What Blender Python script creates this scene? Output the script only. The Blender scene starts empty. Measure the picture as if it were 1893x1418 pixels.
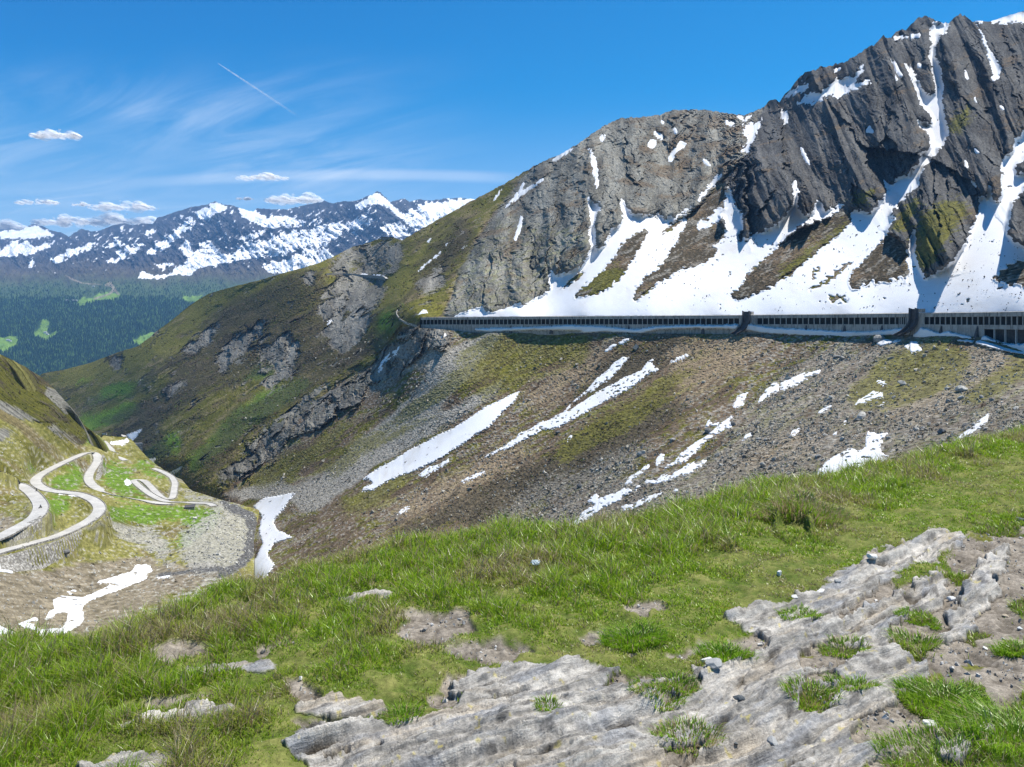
import bpy, math, random
import numpy as np
from mathutils import Vector, Matrix
random.seed(7)
RNG = np.random.default_rng(11)
C = bpy.context.scene.collection
scene = bpy.context.scene

# ---------------------------------------------------------------- camera, sky, sun, exposure
F, CX, HY = 1500.0, 946.5, 590.0          # focal length, principal column and horizon row of the photograph (its own pixels)
cam = bpy.data.cameras.new('camera')
cam.sensor_width = 36.0
cam.lens = 36.0 * F / 1893.0
cam.shift_y = -(709.0 - HY) / 1893.0
cam.clip_start, cam.clip_end = 0.05, 90000.0
cam_ob = bpy.data.objects.new('camera', cam)
cam_ob.rotation_euler = (math.radians(90), 0, 0)
C.objects.link(cam_ob)
scene.camera = cam_ob

SUN_EL, SUN_AZ = math.radians(65), math.radians(68)      # azimuth from +Y (view direction) towards +X
SUN = np.array([math.sin(SUN_AZ) * math.cos(SUN_EL), math.cos(SUN_AZ) * math.cos(SUN_EL), math.sin(SUN_EL)])
sun = bpy.data.lights.new('sun', 'SUN')
sun.energy, sun.angle, sun.color = 5.0, math.radians(0.53), (1.0, 0.955, 0.88)
sun_ob = bpy.data.objects.new('sun', sun)
sun_ob.rotation_euler = Vector(-SUN).to_track_quat('-Z', 'Y').to_euler()
C.objects.link(sun_ob)

class NT:
    """small node-tree writer"""
    def __init__(s, tree): s.t = tree; s.n = tree.nodes; s.l = tree.links
    def new(s, kind, **kw):
        nd = s.n.new(kind)
        for k, v in kw.items(): setattr(nd, k, v)
        return nd
    def put(s, sock, v):
        if isinstance(v, bpy.types.NodeSocket): s.l.new(v, sock)
        elif v is not None: sock.default_value = v
    def math(s, op, a, b=None, c=None, clamp=False):
        nd = s.new('ShaderNodeMath', operation=op, use_clamp=clamp)
        s.put(nd.inputs[0], a); s.put(nd.inputs[1], b); s.put(nd.inputs[2], c)
        return nd.outputs[0]
    def mix(s, f, a, b, mode='MIX'):
        nd = s.new('ShaderNodeMix', data_type='RGBA', blend_type=mode)
        s.put(nd.inputs[0], f); s.put(nd.inputs[6], a); s.put(nd.inputs[7], b)
        return nd.outputs[2]
    def noise(s, vec, scale, detail=6, rough=.6, lac=2.0, dist=0.0):
        nd = s.new('ShaderNodeTexNoise')
        if vec is not None: s.l.new(vec, nd.inputs['Vector'])
        nd.inputs['Scale'].default_value = scale; nd.inputs['Detail'].default_value = detail
        nd.inputs['Roughness'].default_value = rough; nd.inputs['Lacunarity'].default_value = lac
        nd.inputs['Distortion'].default_value = dist
        return nd.outputs[0]
    def ramp(s, f, a, b, lo=0.0, hi=1.0):
        nd = s.new('ShaderNodeMapRange', interpolation_type='SMOOTHSTEP')
        s.put(nd.inputs[0], f); s.put(nd.inputs[1], a); s.put(nd.inputs[2], b); s.put(nd.inputs[3], lo); s.put(nd.inputs[4], hi)
        return nd.outputs[0]

world = bpy.data.worlds.new('World'); scene.world = world; world.use_nodes = True
w = NT(world.node_tree); w.n.clear()
sky = w.new('ShaderNodeTexSky', sky_type='NISHITA', sun_disc=False, sun_elevation=SUN_EL, sun_rotation=SUN_AZ,
            altitude=1900, air_density=1.0, dust_density=0.3, ozone_density=3.0)
tc = w.new('ShaderNodeTexCoord')
sep = w.new('ShaderNodeSeparateXYZ'); w.l.new(tc.outputs['Generated'], sep.inputs[0])
zz = w.math('MAXIMUM', sep.outputs[2], 0.02)
cx_, cy_ = w.math('DIVIDE', sep.outputs[0], zz), w.math('DIVIDE', sep.outputs[1], zz)      # the cirrus sheet, seen in perspective
comb = w.new('ShaderNodeCombineXYZ'); w.put(comb.inputs[0], cx_); w.put(comb.inputs[1], cy_)
mp = w.new('ShaderNodeMapping', vector_type='TEXTURE'); mp.inputs['Rotation'].default_value = (0, 0, math.radians(-43)); mp.inputs['Scale'].default_value = (2.6, .55, 1)
w.l.new(comb.outputs[0], mp.inputs[0])
streak = w.ramp(w.noise(mp.outputs[0], 1.0, 10, .6, 2.1, 1.2), .32, .80)
mp2 = w.new('ShaderNodeMapping'); mp2.inputs['Scale'].default_value = (.35, .35, 1); mp2.inputs['Location'].default_value = (1.3, .2, 0)
w.l.new(comb.outputs[0], mp2.inputs[0])
az = w.math('DIVIDE', sep.outputs[0], w.math('MAXIMUM', sep.outputs[1], .05))
el = w.math('DIVIDE', sep.outputs[2], w.math('MAXIMUM', sep.outputs[1], .05))
body = w.ramp(w.noise(mp2.outputs[0], 1.5, 3, .5), .38, .62)
side = w.ramp(az, .02, -.33)
side = w.math('MULTIPLY', side, w.ramp(el, .35, .24))
band = w.math('MULTIPLY', w.ramp(w.math('ABSOLUTE', w.math('SUBTRACT', el, w.math('ADD', .178, w.math('MULTIPLY', w.math('MULTIPLY', w.math('ADD', az, .18), w.math('ADD', az, .18)), -.13)))), .010, .0015), w.math('MULTIPLY', w.ramp(az, -.62, -.3), w.ramp(az, .05, -.06)))
cir = w.math('MULTIPLY', w.math('MULTIPLY', streak, side), w.math('ADD', .35, w.math('MULTIPLY', body, .65)))
cir = w.math('ADD', w.math('MULTIPLY', cir, .36), w.math('MULTIPLY', band, .26), clamp=True)
hs = w.new('ShaderNodeHueSaturation'); hs.inputs['Hue'].default_value = .488; hs.inputs['Saturation'].default_value = 1.5; hs.inputs['Value'].default_value = 1.0
w.l.new(sky.outputs[0], hs.inputs['Color'])
deep = w.mix(w.math('MULTIPLY', w.ramp(el, .12, .42), w.ramp(az, .5, -.6, .45, 1.0)), (1, 1, 1, 1), (.42, .84, 1.0, 1)); skyb = w.mix(1.0, hs.outputs[0], deep, 'MULTIPLY')
skyb = w.mix(w.ramp(el, .30, .06, 0, .75), skyb, sky.outputs[0])
skyc = w.mix(cir, skyb, (7.6, 8.0, 8.4, 1))
bg = w.new('ShaderNodeBackground'); w.put(bg.inputs[0], skyc); bg.inputs[1].default_value = 0.10
wo = w.new('ShaderNodeOutputWorld'); w.l.new(bg.outputs[0], wo.inputs[0])

scene.view_settings.view_transform = 'Standard'; scene.view_settings.look = 'None'
scene.view_settings.exposure = 0.62; scene.view_settings.gamma = 1.0
scene.cycles.use_denoising = True
scene.cycles.max_bounces = 5; scene.cycles.diffuse_bounces = 2; scene.cycles.volume_bounces = 0
scene.cycles.transparent_max_bounces = 160
scene.cycles.use_adaptive_sampling = True; scene.cycles.adaptive_threshold = 0.02

# ---------------------------------------------------------------- numpy noise
_perm = RNG.permutation(256).astype(np.int32); _perm = np.concatenate([_perm, _perm])
_ang = RNG.uniform(0, 2 * np.pi, 256); _gx, _gy = np.cos(_ang).astype(np.float32), np.sin(_ang).astype(np.float32)
def pn(x, y, seed=0):
    x = np.asarray(x, np.float32) + np.float32(seed * 17.31); y = np.asarray(y, np.float32) + np.float32(seed * 9.73)
    xf, yf = np.floor(x), np.floor(y); xi, yi = xf.astype(np.int32) & 255, yf.astype(np.int32) & 255
    fx, fy = x - xf, y - yf
    u, v = fx * fx * fx * (fx * (fx * 6 - 15) + 10), fy * fy * fy * (fy * (fy * 6 - 15) + 10)
    def g(ix, iy, dx, dy):
        h = _perm[_perm[ix & 255] + (iy & 255)]
        return _gx[h] * dx + _gy[h] * dy
    a, b = g(xi, yi, fx, fy), g(xi + 1, yi, fx - 1, fy)
    c, d = g(xi, yi + 1, fx, fy - 1), g(xi + 1, yi + 1, fx - 1, fy - 1)
    a = a + u * (b - a); c = c + u * (d - c)
    return (a + v * (c - a)) * 1.5
def fbm(x, y, o=4, seed=0, gain=.5, lac=2.03):
    s, a, t = 0, 1.0, 0
    for k in range(o):
        s = s + a * pn(x, y, seed + k); t += a; a *= gain; x = x * lac; y = y * lac
    return s / t
def ridged(x, y, o=4, seed=0, gain=.5, lac=2.03):
    s, a, t = 0, 1.0, 0
    for k in range(o):
        s = s + a * (1 - np.abs(pn(x, y, seed + k)) * 1.7); t += a; a *= gain; x = x * lac; y = y * lac
    return s / t
_rnd = RNG.uniform(0, 1, (5, 256)).astype(np.float32)
def facet(x, y, seed=0, tilt=1.0):                       # broken rock: every cell a tilted plane of its own
    x = np.asarray(x, np.float32) + np.float32(seed * 7.31); y = np.asarray(y, np.float32) + np.float32(seed * 3.77)
    xi, yi = np.floor(x).astype(np.int32), np.floor(y).astype(np.int32)
    best = np.full(x.shape, 9, np.float32); val = np.zeros(x.shape, np.float32)
    for dx in (-1, 0, 1):
        for dy in (-1, 0, 1):
            cx, cy = xi + dx, yi + dy; h = _perm[_perm[(cx + seed * 3) & 255] + (cy & 255)]
            ox, oy = x - (cx + _rnd[0][h]), y - (cy + _rnd[1][h]); d = ox * ox + oy * oy
            m = d < best; best[m] = d[m]
            val[m] = (_rnd[2][h] + tilt * ((_rnd[3][h] - .5) * ox + (_rnd[4][h] - .5) * oy))[m]
    return val
def sst(a, b, x):
    t = np.clip((x - a) / (b - a), 0, 1); return t * t * (3 - 2 * t)
def saw(q, r=.72):                                        # rises over r of the period, falls over the rest; 0..1
    f = q - np.floor(q); return np.where(f < r, f / r, (1 - f) / (1 - r))
def lerp(a, b, t): return a + (b - a) * t

# ---------------------------------------------------------------- outlines -> soft masks over the photograph's rows and columns
OX, OY, IW, IH = 260, 40, 2420, 1620
class Mask:
    def __init__(s, polys, blur=2.0, holes=()):
        if polys and not isinstance(polys[0][0], (tuple, list)): polys = [polys]
        al = [p for q in polys for p in q]
        m = int(blur * 3 + 4)
        s.x0 = int(min(p[0] for p in al)) - m; s.x1 = int(max(p[0] for p in al)) + m + 1
        s.y0 = int(min(p[1] for p in al)) - m; s.y1 = int(max(p[1] for p in al)) + m + 1
        im = np.zeros((s.y1 - s.y0, s.x1 - s.x0), bool)
        for p in polys: im |= s.fill(p, im.shape)
        for p in holes: im &= ~s.fill(p, im.shape)
        s.im = im.astype(np.float32)
        if blur > 0: s.im = s.box(s.im, blur)
    def fill(s, poly, shape):
        im = np.zeros(shape, bool); n = len(poly)
        P = np.array(poly, float); Q = np.roll(P, -1, 0)
        for r in range(shape[0]):
            y = r + s.y0 + .5
            hit = (P[:, 1] <= y) != (Q[:, 1] <= y)
            if not hit.any(): continue
            a, b = P[hit], Q[hit]
            xs = np.sort(a[:, 0] + (y - a[:, 1]) / (b[:, 1] - a[:, 1]) * (b[:, 0] - a[:, 0])) - s.x0
            for k in range(0, len(xs) - 1, 2): im[r, max(0, int(round(xs[k]))):max(0, int(round(xs[k + 1])))] = True
        return im
    @staticmethod
    def box(im, r):
        k = max(1, int(round(r)))
        for _ in range(3):
            for ax in (0, 1):
                p = [(0, 0), (0, 0)]; p[ax] = (k + 1, k)
                c = np.cumsum(np.pad(im, p, mode='edge'), axis=ax, dtype=np.float64)
                n = im.shape[ax]
                hi = np.take(c, range(2 * k + 1, 2 * k + 1 + n), axis=ax); lo = np.take(c, range(0, n), axis=ax)
                im = ((hi - lo) / (2 * k + 1)).astype(np.float32)
        return im
    def blurred(s, r):
        o = object.__new__(Mask); m = int(r * 3)
        o.x0, o.x1, o.y0, o.y1 = s.x0 - m, s.x1 + m, s.y0 - m, s.y1 + m
        o.im = s.box(np.pad(s.im, m), r); return o
    def __call__(s, px, py):
        out = np.zeros(np.shape(px), np.float32)
        x, y = px - s.x0 - .5, py - s.y0 - .5
        ok = (x >= 0) & (y >= 0) & (x < s.im.shape[1] - 1) & (y < s.im.shape[0] - 1)
        x, y = x[ok], y[ok]; xi, yi = x.astype(int), y.astype(int); fx, fy = x - xi, y - yi
        I = s.im
        out[ok] = (I[yi, xi] * (1 - fx) + I[yi, xi + 1] * fx) * (1 - fy) + (I[yi + 1, xi] * (1 - fx) + I[yi + 1, xi + 1] * fx) * fy
        return out

# ---------------------------------------------------------------- objects
def tag(o, label=None, cat=None, group=None, kind=None):
    if label: o['label'] = label
    if cat: o['category'] = cat
    if group: o['group'] = group
    if kind: o['kind'] = kind
    return o
def link(name, me, mat=None, parent=None):
    o = bpy.data.objects.new(name, me); C.objects.link(o)
    if mat is not None:
        for m in (mat if isinstance(mat, (list, tuple)) else [mat]): me.materials.append(m)
    if parent is not None: o.parent = parent
    return o
def empty(name, loc=(0, 0, 0), rz=0, **kw):
    o = bpy.data.objects.new(name, None); C.objects.link(o); o.location = loc; o.rotation_euler = (0, 0, rz); o.empty_display_size = .3
    return tag(o, **kw)
def mesh_np(name, V, loops, totals, col=None, smooth=True):
    me = bpy.data.meshes.new(name)
    V = np.asarray(V, np.float32); loops = np.asarray(loops, np.int32).ravel(); totals = np.asarray(totals, np.int32)
    me.vertices.add(len(V)); me.vertices.foreach_set('co', V.ravel())
    me.loops.add(len(loops)); me.loops.foreach_set('vertex_index', loops)
    me.polygons.add(len(totals))
    starts = np.concatenate([[0], np.cumsum(totals)[:-1]]).astype(np.int32)
    me.polygons.foreach_set('loop_start', starts); me.polygons.foreach_set('loop_total', totals)
    me.polygons.foreach_set('use_smooth', np.full(len(totals), smooth))
    if col is not None:
        at = me.attributes.new('Col', 'FLOAT_COLOR', 'POINT')
        c4 = np.ones((len(V), 4), np.float32); c4[:, :col.shape[-1]] = col.reshape(len(V), -1); at.data.foreach_set('color', c4.ravel())
    me.update(calc_edges=True); me.validate()
    return me
def grid_mesh(name, P, col=None, keep=None, smooth=True):
    R, K = P.shape[:2]
    idx = np.arange(R * K).reshape(R, K)
    q = np.stack([idx[:-1, :-1], idx[1:, :-1], idx[1:, 1:], idx[:-1, 1:]], -1)
    if keep is not None: q = q[(keep[:-1, :-1] | keep[1:, :-1] | keep[1:, 1:] | keep[:-1, 1:])]
    q = q.reshape(-1, 4)
    used = np.zeros(R * K, bool); used[q.ravel()] = True
    ren = np.cumsum(used) - 1
    c = None if col is None else col.reshape(R * K, -1)[used]
    return mesh_np(name, P.reshape(-1, 3)[used], ren[q], np.full(len(q), 4), c, smooth)
class MB:
    """collects boxes, bars, tubes and loose faces into one mesh"""
    def __init__(s): s.v = []; s.f = []
    def add(s, v, f):
        b = len(s.v); s.v += [tuple(p) for p in v]; s.f += [tuple(i + b for i in q) for q in f]
    def box(s, c, d, rz=0, M=None):
        x, y, z = [k / 2 for k in d]
        v = [Vector(p) for p in ((-x, -y, -z), (x, -y, -z), (x, y, -z), (-x, y, -z), (-x, -y, z), (x, -y, z), (x, y, z), (-x, y, z))]
        R = M if M is not None else Matrix.Rotation(rz, 3, 'Z')
        s.add([R @ p + Vector(c) for p in v], [(3, 2, 1, 0), (4, 5, 6, 7), (0, 1, 5, 4), (1, 2, 6, 5), (2, 3, 7, 6), (3, 0, 4, 7)])
    def tube(s, pts, rad, n=8, cap=True):
        pts = [Vector(p) for p in pts]; rad = rad if isinstance(rad, (list, tuple)) else [rad] * len(pts)
        rings = []
        for i, p in enumerate(pts):
            t = (pts[min(i + 1, len(pts) - 1)] - pts[max(i - 1, 0)]).normalized()
            a = t.cross(Vector((0, 0, 1)) if abs(t.z) < .9 else Vector((1, 0, 0))).normalized(); b = t.cross(a)
            rings.append([p + (a * math.cos(2 * math.pi * k / n) + b * math.sin(2 * math.pi * k / n)) * rad[i] for k in range(n)])
        f = [(i * n + k, i * n + (k + 1) % n, (i + 1) * n + (k + 1) % n, (i + 1) * n + k) for i in range(len(pts) - 1) for k in range(n)]
        if cap: f += [tuple(range(n - 1, -1, -1)), tuple(range((len(pts) - 1) * n, len(pts) * n))]
        s.add([p for r in rings for p in r], f)
    def build(s, name, mat, parent=None, smooth=False, bevel=0):
        me = bpy.data.meshes.new(name); me.from_pydata([tuple(p) for p in s.v], [], s.f); me.update()
        if smooth: me.polygons.foreach_set('use_smooth', [True] * len(me.polygons))
        o = link(name, me, mat, parent)
        if bevel:
            b = o.modifiers.new('bevel', 'BEVEL'); b.width = bevel; b.segments = 2
        return o

# ---------------------------------------------------------------- materials
def surf(name, rough=.9, spec=.2):
    m = bpy.data.materials.new(name); m.use_nodes = True
    t = NT(m.node_tree); b = t.n['Principled BSDF']
    b.inputs['Roughness'].default_value = rough; b.inputs['Specular IOR Level'].default_value = spec
    return m, t, b
def bump(t, b, h, strength, dist):
    nd = t.new('ShaderNodeBump'); nd.inputs['Strength'].default_value = strength; nd.inputs['Distance'].default_value = dist
    t.put(nd.inputs['Height'], h); t.l.new(nd.outputs[0], b.inputs['Normal'])
def vary(t, col, vec, scale, lo, hi, detail=5):
    f = t.ramp(t.noise(vec, scale, detail, .65), .3, .7, lo, hi)
    nd = t.new('ShaderNodeVectorMath', operation='SCALE'); t.put(nd.inputs[0], col); t.put(nd.inputs['Scale'], f)
    return nd.outputs[0]
def terrain_mat(name, s1, s2, bs, bd, amp=(.72, 1.3)):
    m, t, b = surf(name, .95, .1)
    at = t.new('ShaderNodeAttribute', attribute_name='Col'); g = t.new('ShaderNodeNewGeometry').outputs['Position']
    c = vary(t, at.outputs['Color'], g, s1, *amp); c = vary(t, c, g, s2, amp[0] + .08, amp[1] - .08)
    t.put(b.inputs['Base Color'], c)
    bump(t, b, t.noise(g, s2, 5, .7), bs, bd)
    return m
def plain(name, col, rough=.8, var=.2, scale=3.0, bs=.0, bd=.02, spec=.3, metal=0):
    m, t, b = surf(name, rough, spec); b.inputs['Metallic'].default_value = metal
    g = t.new('ShaderNodeTexCoord').outputs['Object']
    t.put(b.inputs['Base Color'], vary(t, (*col, 1)[:3], g, scale, 1 - var, 1 + var))
    if bs: bump(t, b, t.noise(g, scale * 3, 5, .65), bs, bd)
    return m
def snow_mat(name, s, bd):
    m, t, b = surf(name, .75, .15)
    g = t.new('ShaderNodeNewGeometry').outputs['Position']
    mpn = t.new('ShaderNodeMapping'); mpn.inputs['Scale'].default_value = (1, .35, .35); mpn.inputs['Rotation'].default_value = (0, .6, .5); t.l.new(g, mpn.inputs[0])
    d = t.ramp(t.noise(mpn.outputs[0], s, 8, .68), .46, .76, 0, .6)
    t.put(b.inputs['Base Color'], t.mix(d, (.69, .70, .72, 1), (.50, .46, .40, 1)))
    bump(t, b, t.noise(g, s * 4, 6, .6), .35, bd)
    return m

# ---------------------------------------------------------------- relief sheets: every vertex of a hill gets its real distance
def tps(ctrl):
    A = np.array(ctrl, float); X = A[:, :2] / 1000.0; wv = 1000.0 / A[:, 2]; n = len(A)
    def ker(d2): return np.where(d2 > 1e-12, d2 * np.log(d2 + 1e-12), 0) * .5
    d2 = ((X[:, None] - X[None]) ** 2).sum(-1)
    K = np.zeros((n + 3, n + 3)); K[:n, :n] = ker(d2) + np.eye(n) * 2e-5
    K[:n, n] = 1; K[:n, n + 1:] = X; K[n, :n] = 1; K[n + 1:, :n] = X.T
    sol = np.linalg.solve(K, np.concatenate([wv, [0, 0, 0]]))
    def ev(px, py):
        x, y = np.asarray(px, np.float32) / 1000, np.asarray(py, np.float32) / 1000
        r = sol[n] + sol[n + 1] * x + sol[n + 2] * y
        for i in range(n):
            q = (x - X[i, 0]) ** 2 + (y - X[i, 1]) ** 2
            r = r + sol[i] * .5 * q * np.log(q + 1e-12)
        return 1000.0 / np.maximum(r, .04)
    return ev
def ray(px, py, D):
    px, py, D = np.broadcast_arrays(np.asarray(px, float), np.asarray(py, float), np.asarray(D, float))
    return np.stack([D * (px - CX) / F, D, D * (HY - py) / F], -1)
class Sheet:
    def __init__(s, x0, x1, K, R, top, bot, jag=None):
        s.x0, s.x1, s.K, s.R = x0, x1, K, R
        x = np.linspace(x0, x1, K); s.cols = x
        s.top = np.interp(x, *np.array(top, float).T); s.bot = np.interp(x, *np.array(bot, float).T)
        t = np.linspace(0, 1, R)[:, None]
        s.px = np.repeat(x[None], R, 0).astype(np.float32); s.py = (s.top[None] * (1 - t) + s.bot[None] * t + (0 if jag is None else jag(x)[None] * (1 - t) ** 14)).astype(np.float32)
    def at(s, px, py, arr=None):
        arr = s.P if arr is None else arr
        px, py = np.asarray(px, float), np.asarray(py, float)
        c = np.clip((px - s.x0) / (s.x1 - s.x0) * (s.K - 1), 0, s.K - 1.001); ci = c.astype(int); f = (c - ci)
        tp = np.interp(px, s.cols, s.top); bt = np.interp(px, s.cols, s.bot)
        r = np.clip((py - tp) / (bt - tp) * (s.R - 1), 0, s.R - 1.001); ri = r.astype(int); g = (r - ri)
        if arr.ndim == 3: f, g = f[..., None], g[..., None]
        return (arr[ri, ci] * (1 - f) + arr[ri, ci + 1] * f) * (1 - g) + (arr[ri + 1, ci] * (1 - f) + arr[ri + 1, ci + 1] * f) * g
    def normals(s, P):
        du = np.gradient(P, axis=1); dv = np.gradient(P, axis=0)
        n = np.cross(dv, du); n /= np.linalg.norm(n, axis=-1, keepdims=True) + 1e-9
        flip = (n * P).sum(-1) > 0                       # towards the valley air
        n[flip] *= -1
        return n
    def with_back(s, P, col, n=10, dy=10.0, dz=2.2):
        k = np.arange(n, 0, -1)[:, None, None]
        top = P[0][None] + np.concatenate([0 * k, dy * k, -dz * k ** 1.7], -1)
        cb = np.repeat(col[:1], n, 0)
        return np.concatenate([top, P], 0), np.concatenate([cb, col], 0)
PAL = {'crag': ((.036, .036, .037), (.130, .127, .120)), 'cliff': ((.085, .082, .070), (.27, .26, .222)), 'scree': ((.15, .138, .115), (.39, .365, .315)),
       'olive': ((.062, .062, .009), (.185, .170, .030)), 'green': ((.060, .125, .008), (.150, .265, .020)), 'brown': ((.078, .056, .035), (.19, .138, .086)),
       'tan': ((.16, .12, .075), (.33, .255, .165)), 'shrub': ((.034, .029, .018), (.095, .074, .046)), 'meadow': ((.11, .112, .024), (.28, .255, .088)),
       'dirt': ((.11, .09, .065), (.26, .22, .165)), 'stones': ((.18, .175, .15), (.40, .385, .345)), 'forest': ((.02, .05, .018), (.05, .10, .03)),
       'alp': ((.08, .15, .02), (.16, .26, .04)), 'farrock': ((.02, .021, .026), (.075, .072, .075)), 'farsnow': ((.70, .72, .75), (.86, .86, .86)),
       'heath': ((.055, .045, .03), (.11, .09, .055)), 'spurrock': ((.085, .08, .068), (.27, .255, .22))}
def tint(cls, n): 
    a, b = PAL[cls]; return np.array(a, np.float32) + (np.array(b, np.float32) - np.array(a, np.float32)) * np.clip(n, 0, 1)[..., None]
def paint(col, cls, wgt, var):
    return col + (tint(cls, var) - col) * np.clip(wgt, 0, 1)[..., None]
def zz6(l): return [(900 + x / 3.155, 160 + y / 3.155) for x, y in l]
def zz7(l): return [(1350 + x / 2.836, y / 2.836) for x, y in l]
def zzR2(l): return [(900 + x / 3.155, 600 + y / 3.155) for x, y in l]
def zzR3(l): return [(1400 + x / 3.732, 600 + y / 3.732) for x, y in l]
def zz4(l): return [(700 + x / 3.155, 500 + y / 3.155) for x, y in l]
def zz5(l): return [(1300 + x / 3.192, 480 + y / 3.192) for x, y in l]
def zzF(l): return [(x / 3.155, 320 + y / 3.155) for x, y in l]
def zzB(l): return [(x / 2.636, 880 + y / 2.636) for x, y in l]
def zzT(l): return [(120 + x / 6.31, 770 + y / 6.31) for x, y in l]
def zzS(l): return [(560 + x / 4.7325, 400 + y / 4.7325) for x, y in l]

# ======================================================================= the avalanche gallery's line (needed by the slope too)
GX = np.array([740, 770, 900, 1050, 1200, 1330, 1450, 1570, 1690, 1790, 1893, 2000.])
GD = np.array([655, 640, 603, 564, 527, 500, 474, 440, 404, 368, 332, 298.])
GRY = np.array([587.5, 587, 586, 585, 584, 583.2, 582, 580.8, 579.2, 578, 576.2, 574.])      # row of the roof edge
def gal(px):
    D = np.interp(px, GX, GD); zr = (HY - np.interp(px, GX, GRY)) / F * D
    zb = zr - 9.2 - 4.6 * sst(1800, 1900, np.asarray(px, float)) + 3.6 * sst(900, 770, np.asarray(px, float))
    return (np.asarray(px) - CX) / F * D, D, zr, zb

# ======================================================================= MOUNTAIN (right-hand mountain, its spur and the slope below the gallery)
SKY_M = [(30, 716), (80, 690), (120, 683), (170, 670), (215, 652), (255, 640), (275, 625), (290, 612), (320, 590), (350, 565), (385, 543), (430, 530), (480, 518),
         (530, 503), (560, 495), (590, 486), (620, 473), (650, 457), (690, 446), (700, 441), (728, 440), (745, 444), (760, 434), (790, 417), (830, 395), (870, 372), (900, 357),
         (940, 335), (965, 320), (1000, 300), (1040, 283), (1065, 268), (1095, 247), (1120, 230), (1150, 218), (1180, 217), (1220, 212), (1240, 204), (1280, 203),
         (1310, 203), (1340, 209), (1375, 213), (1400, 203), (1412, 199), (1421, 187), (1436, 183), (1441, 190), (1450, 175), (1462, 165), (1475, 145), (1490, 133), (1512, 126), (1525, 123),
         (1550, 118), (1566, 114), (1580, 103), (1590, 98), (1605, 87), (1618, 82), (1633, 66), (1640, 70), (1650, 71), (1657, 57), (1668, 54), (1681, 58), (1684, 45), (1697, 33), (1710, 29), (1722, 32),
         (1731, 40), (1756, 44), (1764, 33), (1775, 25), (1786, 31), (1798, 41), (1806, 38), (1830, 40), (1860, 30), (1893, 20), (1980, 8)]
BOT_M = [(30, 735), (120, 790), (170, 840), (250, 895), (340, 955), (420, 1020), (440, 1105), (650, 1070), (1000, 1035), (1300, 985), (1500, 945), (1893, 870), (1980, 850)]
cp = []
for gx in (770, 860, 960, 1080, 1200, 1330, 1450, 1570, 1690, 1790, 1893, 1975):
    X, D, zr, zb = gal(gx)
    cp += [(gx, HY - (zb - .4) / (D - 2.5) * F + 8, D - 2.5), (gx, 578, D + 11)]
cp += [(470, 935, 632), (500, 1000, 515), (480, 1060, 455), (440, 1000, 575), (640, 1000, 425), (1000, 960, 375), (1300, 905, 305), (1893, 790, 212), (1600, 850, 262), (1975, 770, 205),
       (640, 1065, 380), (1000, 1030, 330), (1300, 980, 265), (1893, 865, 180), (440, 1100, 480),
       (550, 520, 1110), (430, 530, 1300), (300, 605, 1420), (200, 658, 1520), (80, 690, 1640), (110, 760, 1420), (170, 790, 1260), (170, 838, 1130), (250, 850, 985), (300, 865, 880), (340, 950, 780), (390, 905, 705),
       (420, 1015, 610), (300, 700, 1150), (400, 620, 1180), (330, 780, 960), (450, 760, 850), (450, 860, 720), (550, 700, 850), (550, 800, 690), (600, 900, 560), (700, 650, 710), (640, 740, 675), (700, 790, 590), (850, 690, 560), (800, 850, 490),
       (720, 441, 1150), (600, 510, 1110), (650, 600, 900), (700, 530, 1000), (735, 575, 720), (800, 520, 790), (870, 372, 1060), (960, 322, 1010), (900, 450, 800), (840, 555, 672), (1000, 540, 640), (1000, 430, 760),
       (1150, 520, 590), (1150, 400, 700), (1100, 250, 960), (1250, 206, 1000), (1410, 203, 960), (1250, 330, 830), (1480, 145, 900), (1700, 35, 860), (1893, 22, 790), (1975, 10, 770),
       (1893, 500, 375), (1893, 300, 520), (1893, 150, 650), (1700, 480, 468), (1700, 250, 645), (1700, 370, 545), (1400, 450, 590), (1400, 300, 735), (1550, 300, 665), (1550, 450, 545), (1300, 480, 600), (1975, 300, 510), (1975, 500, 355)]
M = Sheet(30, 1975, 1480, 640, SKY_M, BOT_M, jag=lambda x: fbm(x / 9, x * 0, 4, 3, .6) * np.where(x > 1800, .25, 1.25) * np.interp(x, [0, 600, 700, 1000, 1440, 1500, 1975], [1.0, 1.2, 2, 3, 3, 5, 5]))
DepM = tps(cp)
px, py = M.px, M.py
D0 = DepM(px, py).astype(np.float32)
_X, _Dg, _zr, _zb = gal(px); _gr = HY - _zr / _Dg * F; _pb = HY - _zb / _Dg * F
D0 = np.where((px > 776) & (py > _gr + .6) & (py < _pb + 6), np.maximum(D0, _Dg + 34), D0).astype(np.float32)
A_, B_ = (px - CX) / F * D0, (HY - py) / F * D0 + .55 * D0              # metres across / up the slope
H_ = (HY - py) / F * D0
A2, H2 = (px - CX) / F * 600, (HY - py) / F * 600
n1, n2, n3 = fbm(A_ / 30, B_ / 30, 5, 1), fbm(A_ / 30, B_ / 30, 5, 21), fbm(A_ / 7, B_ / 7, 4, 31)
ppm = F / D0                                                             # photograph pixels per metre
wx, wy = px + n1 * 7 + n3 * 2.2, py + n2 * 7 + pn(A_ / 5, B_ / 5, 77) * 2.2
fx_, fy_ = px + n3 * 3.0 + pn(A_ / 2.5, B_ / 2.5, 41) * 2.6 + pn(A_ / 4.5, B_ / 14, 42) * 2.6, py + pn(A_ / 6, B_ / 6, 43) * 3.0 + pn(A_ / 2.5, B_ / 2.5, 47) * 2.6 + (saw((.92 * A2 + .39 * H2) / 7 + n3, .5) - .5) * 7 * sst(1000, 1100, px)

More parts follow.
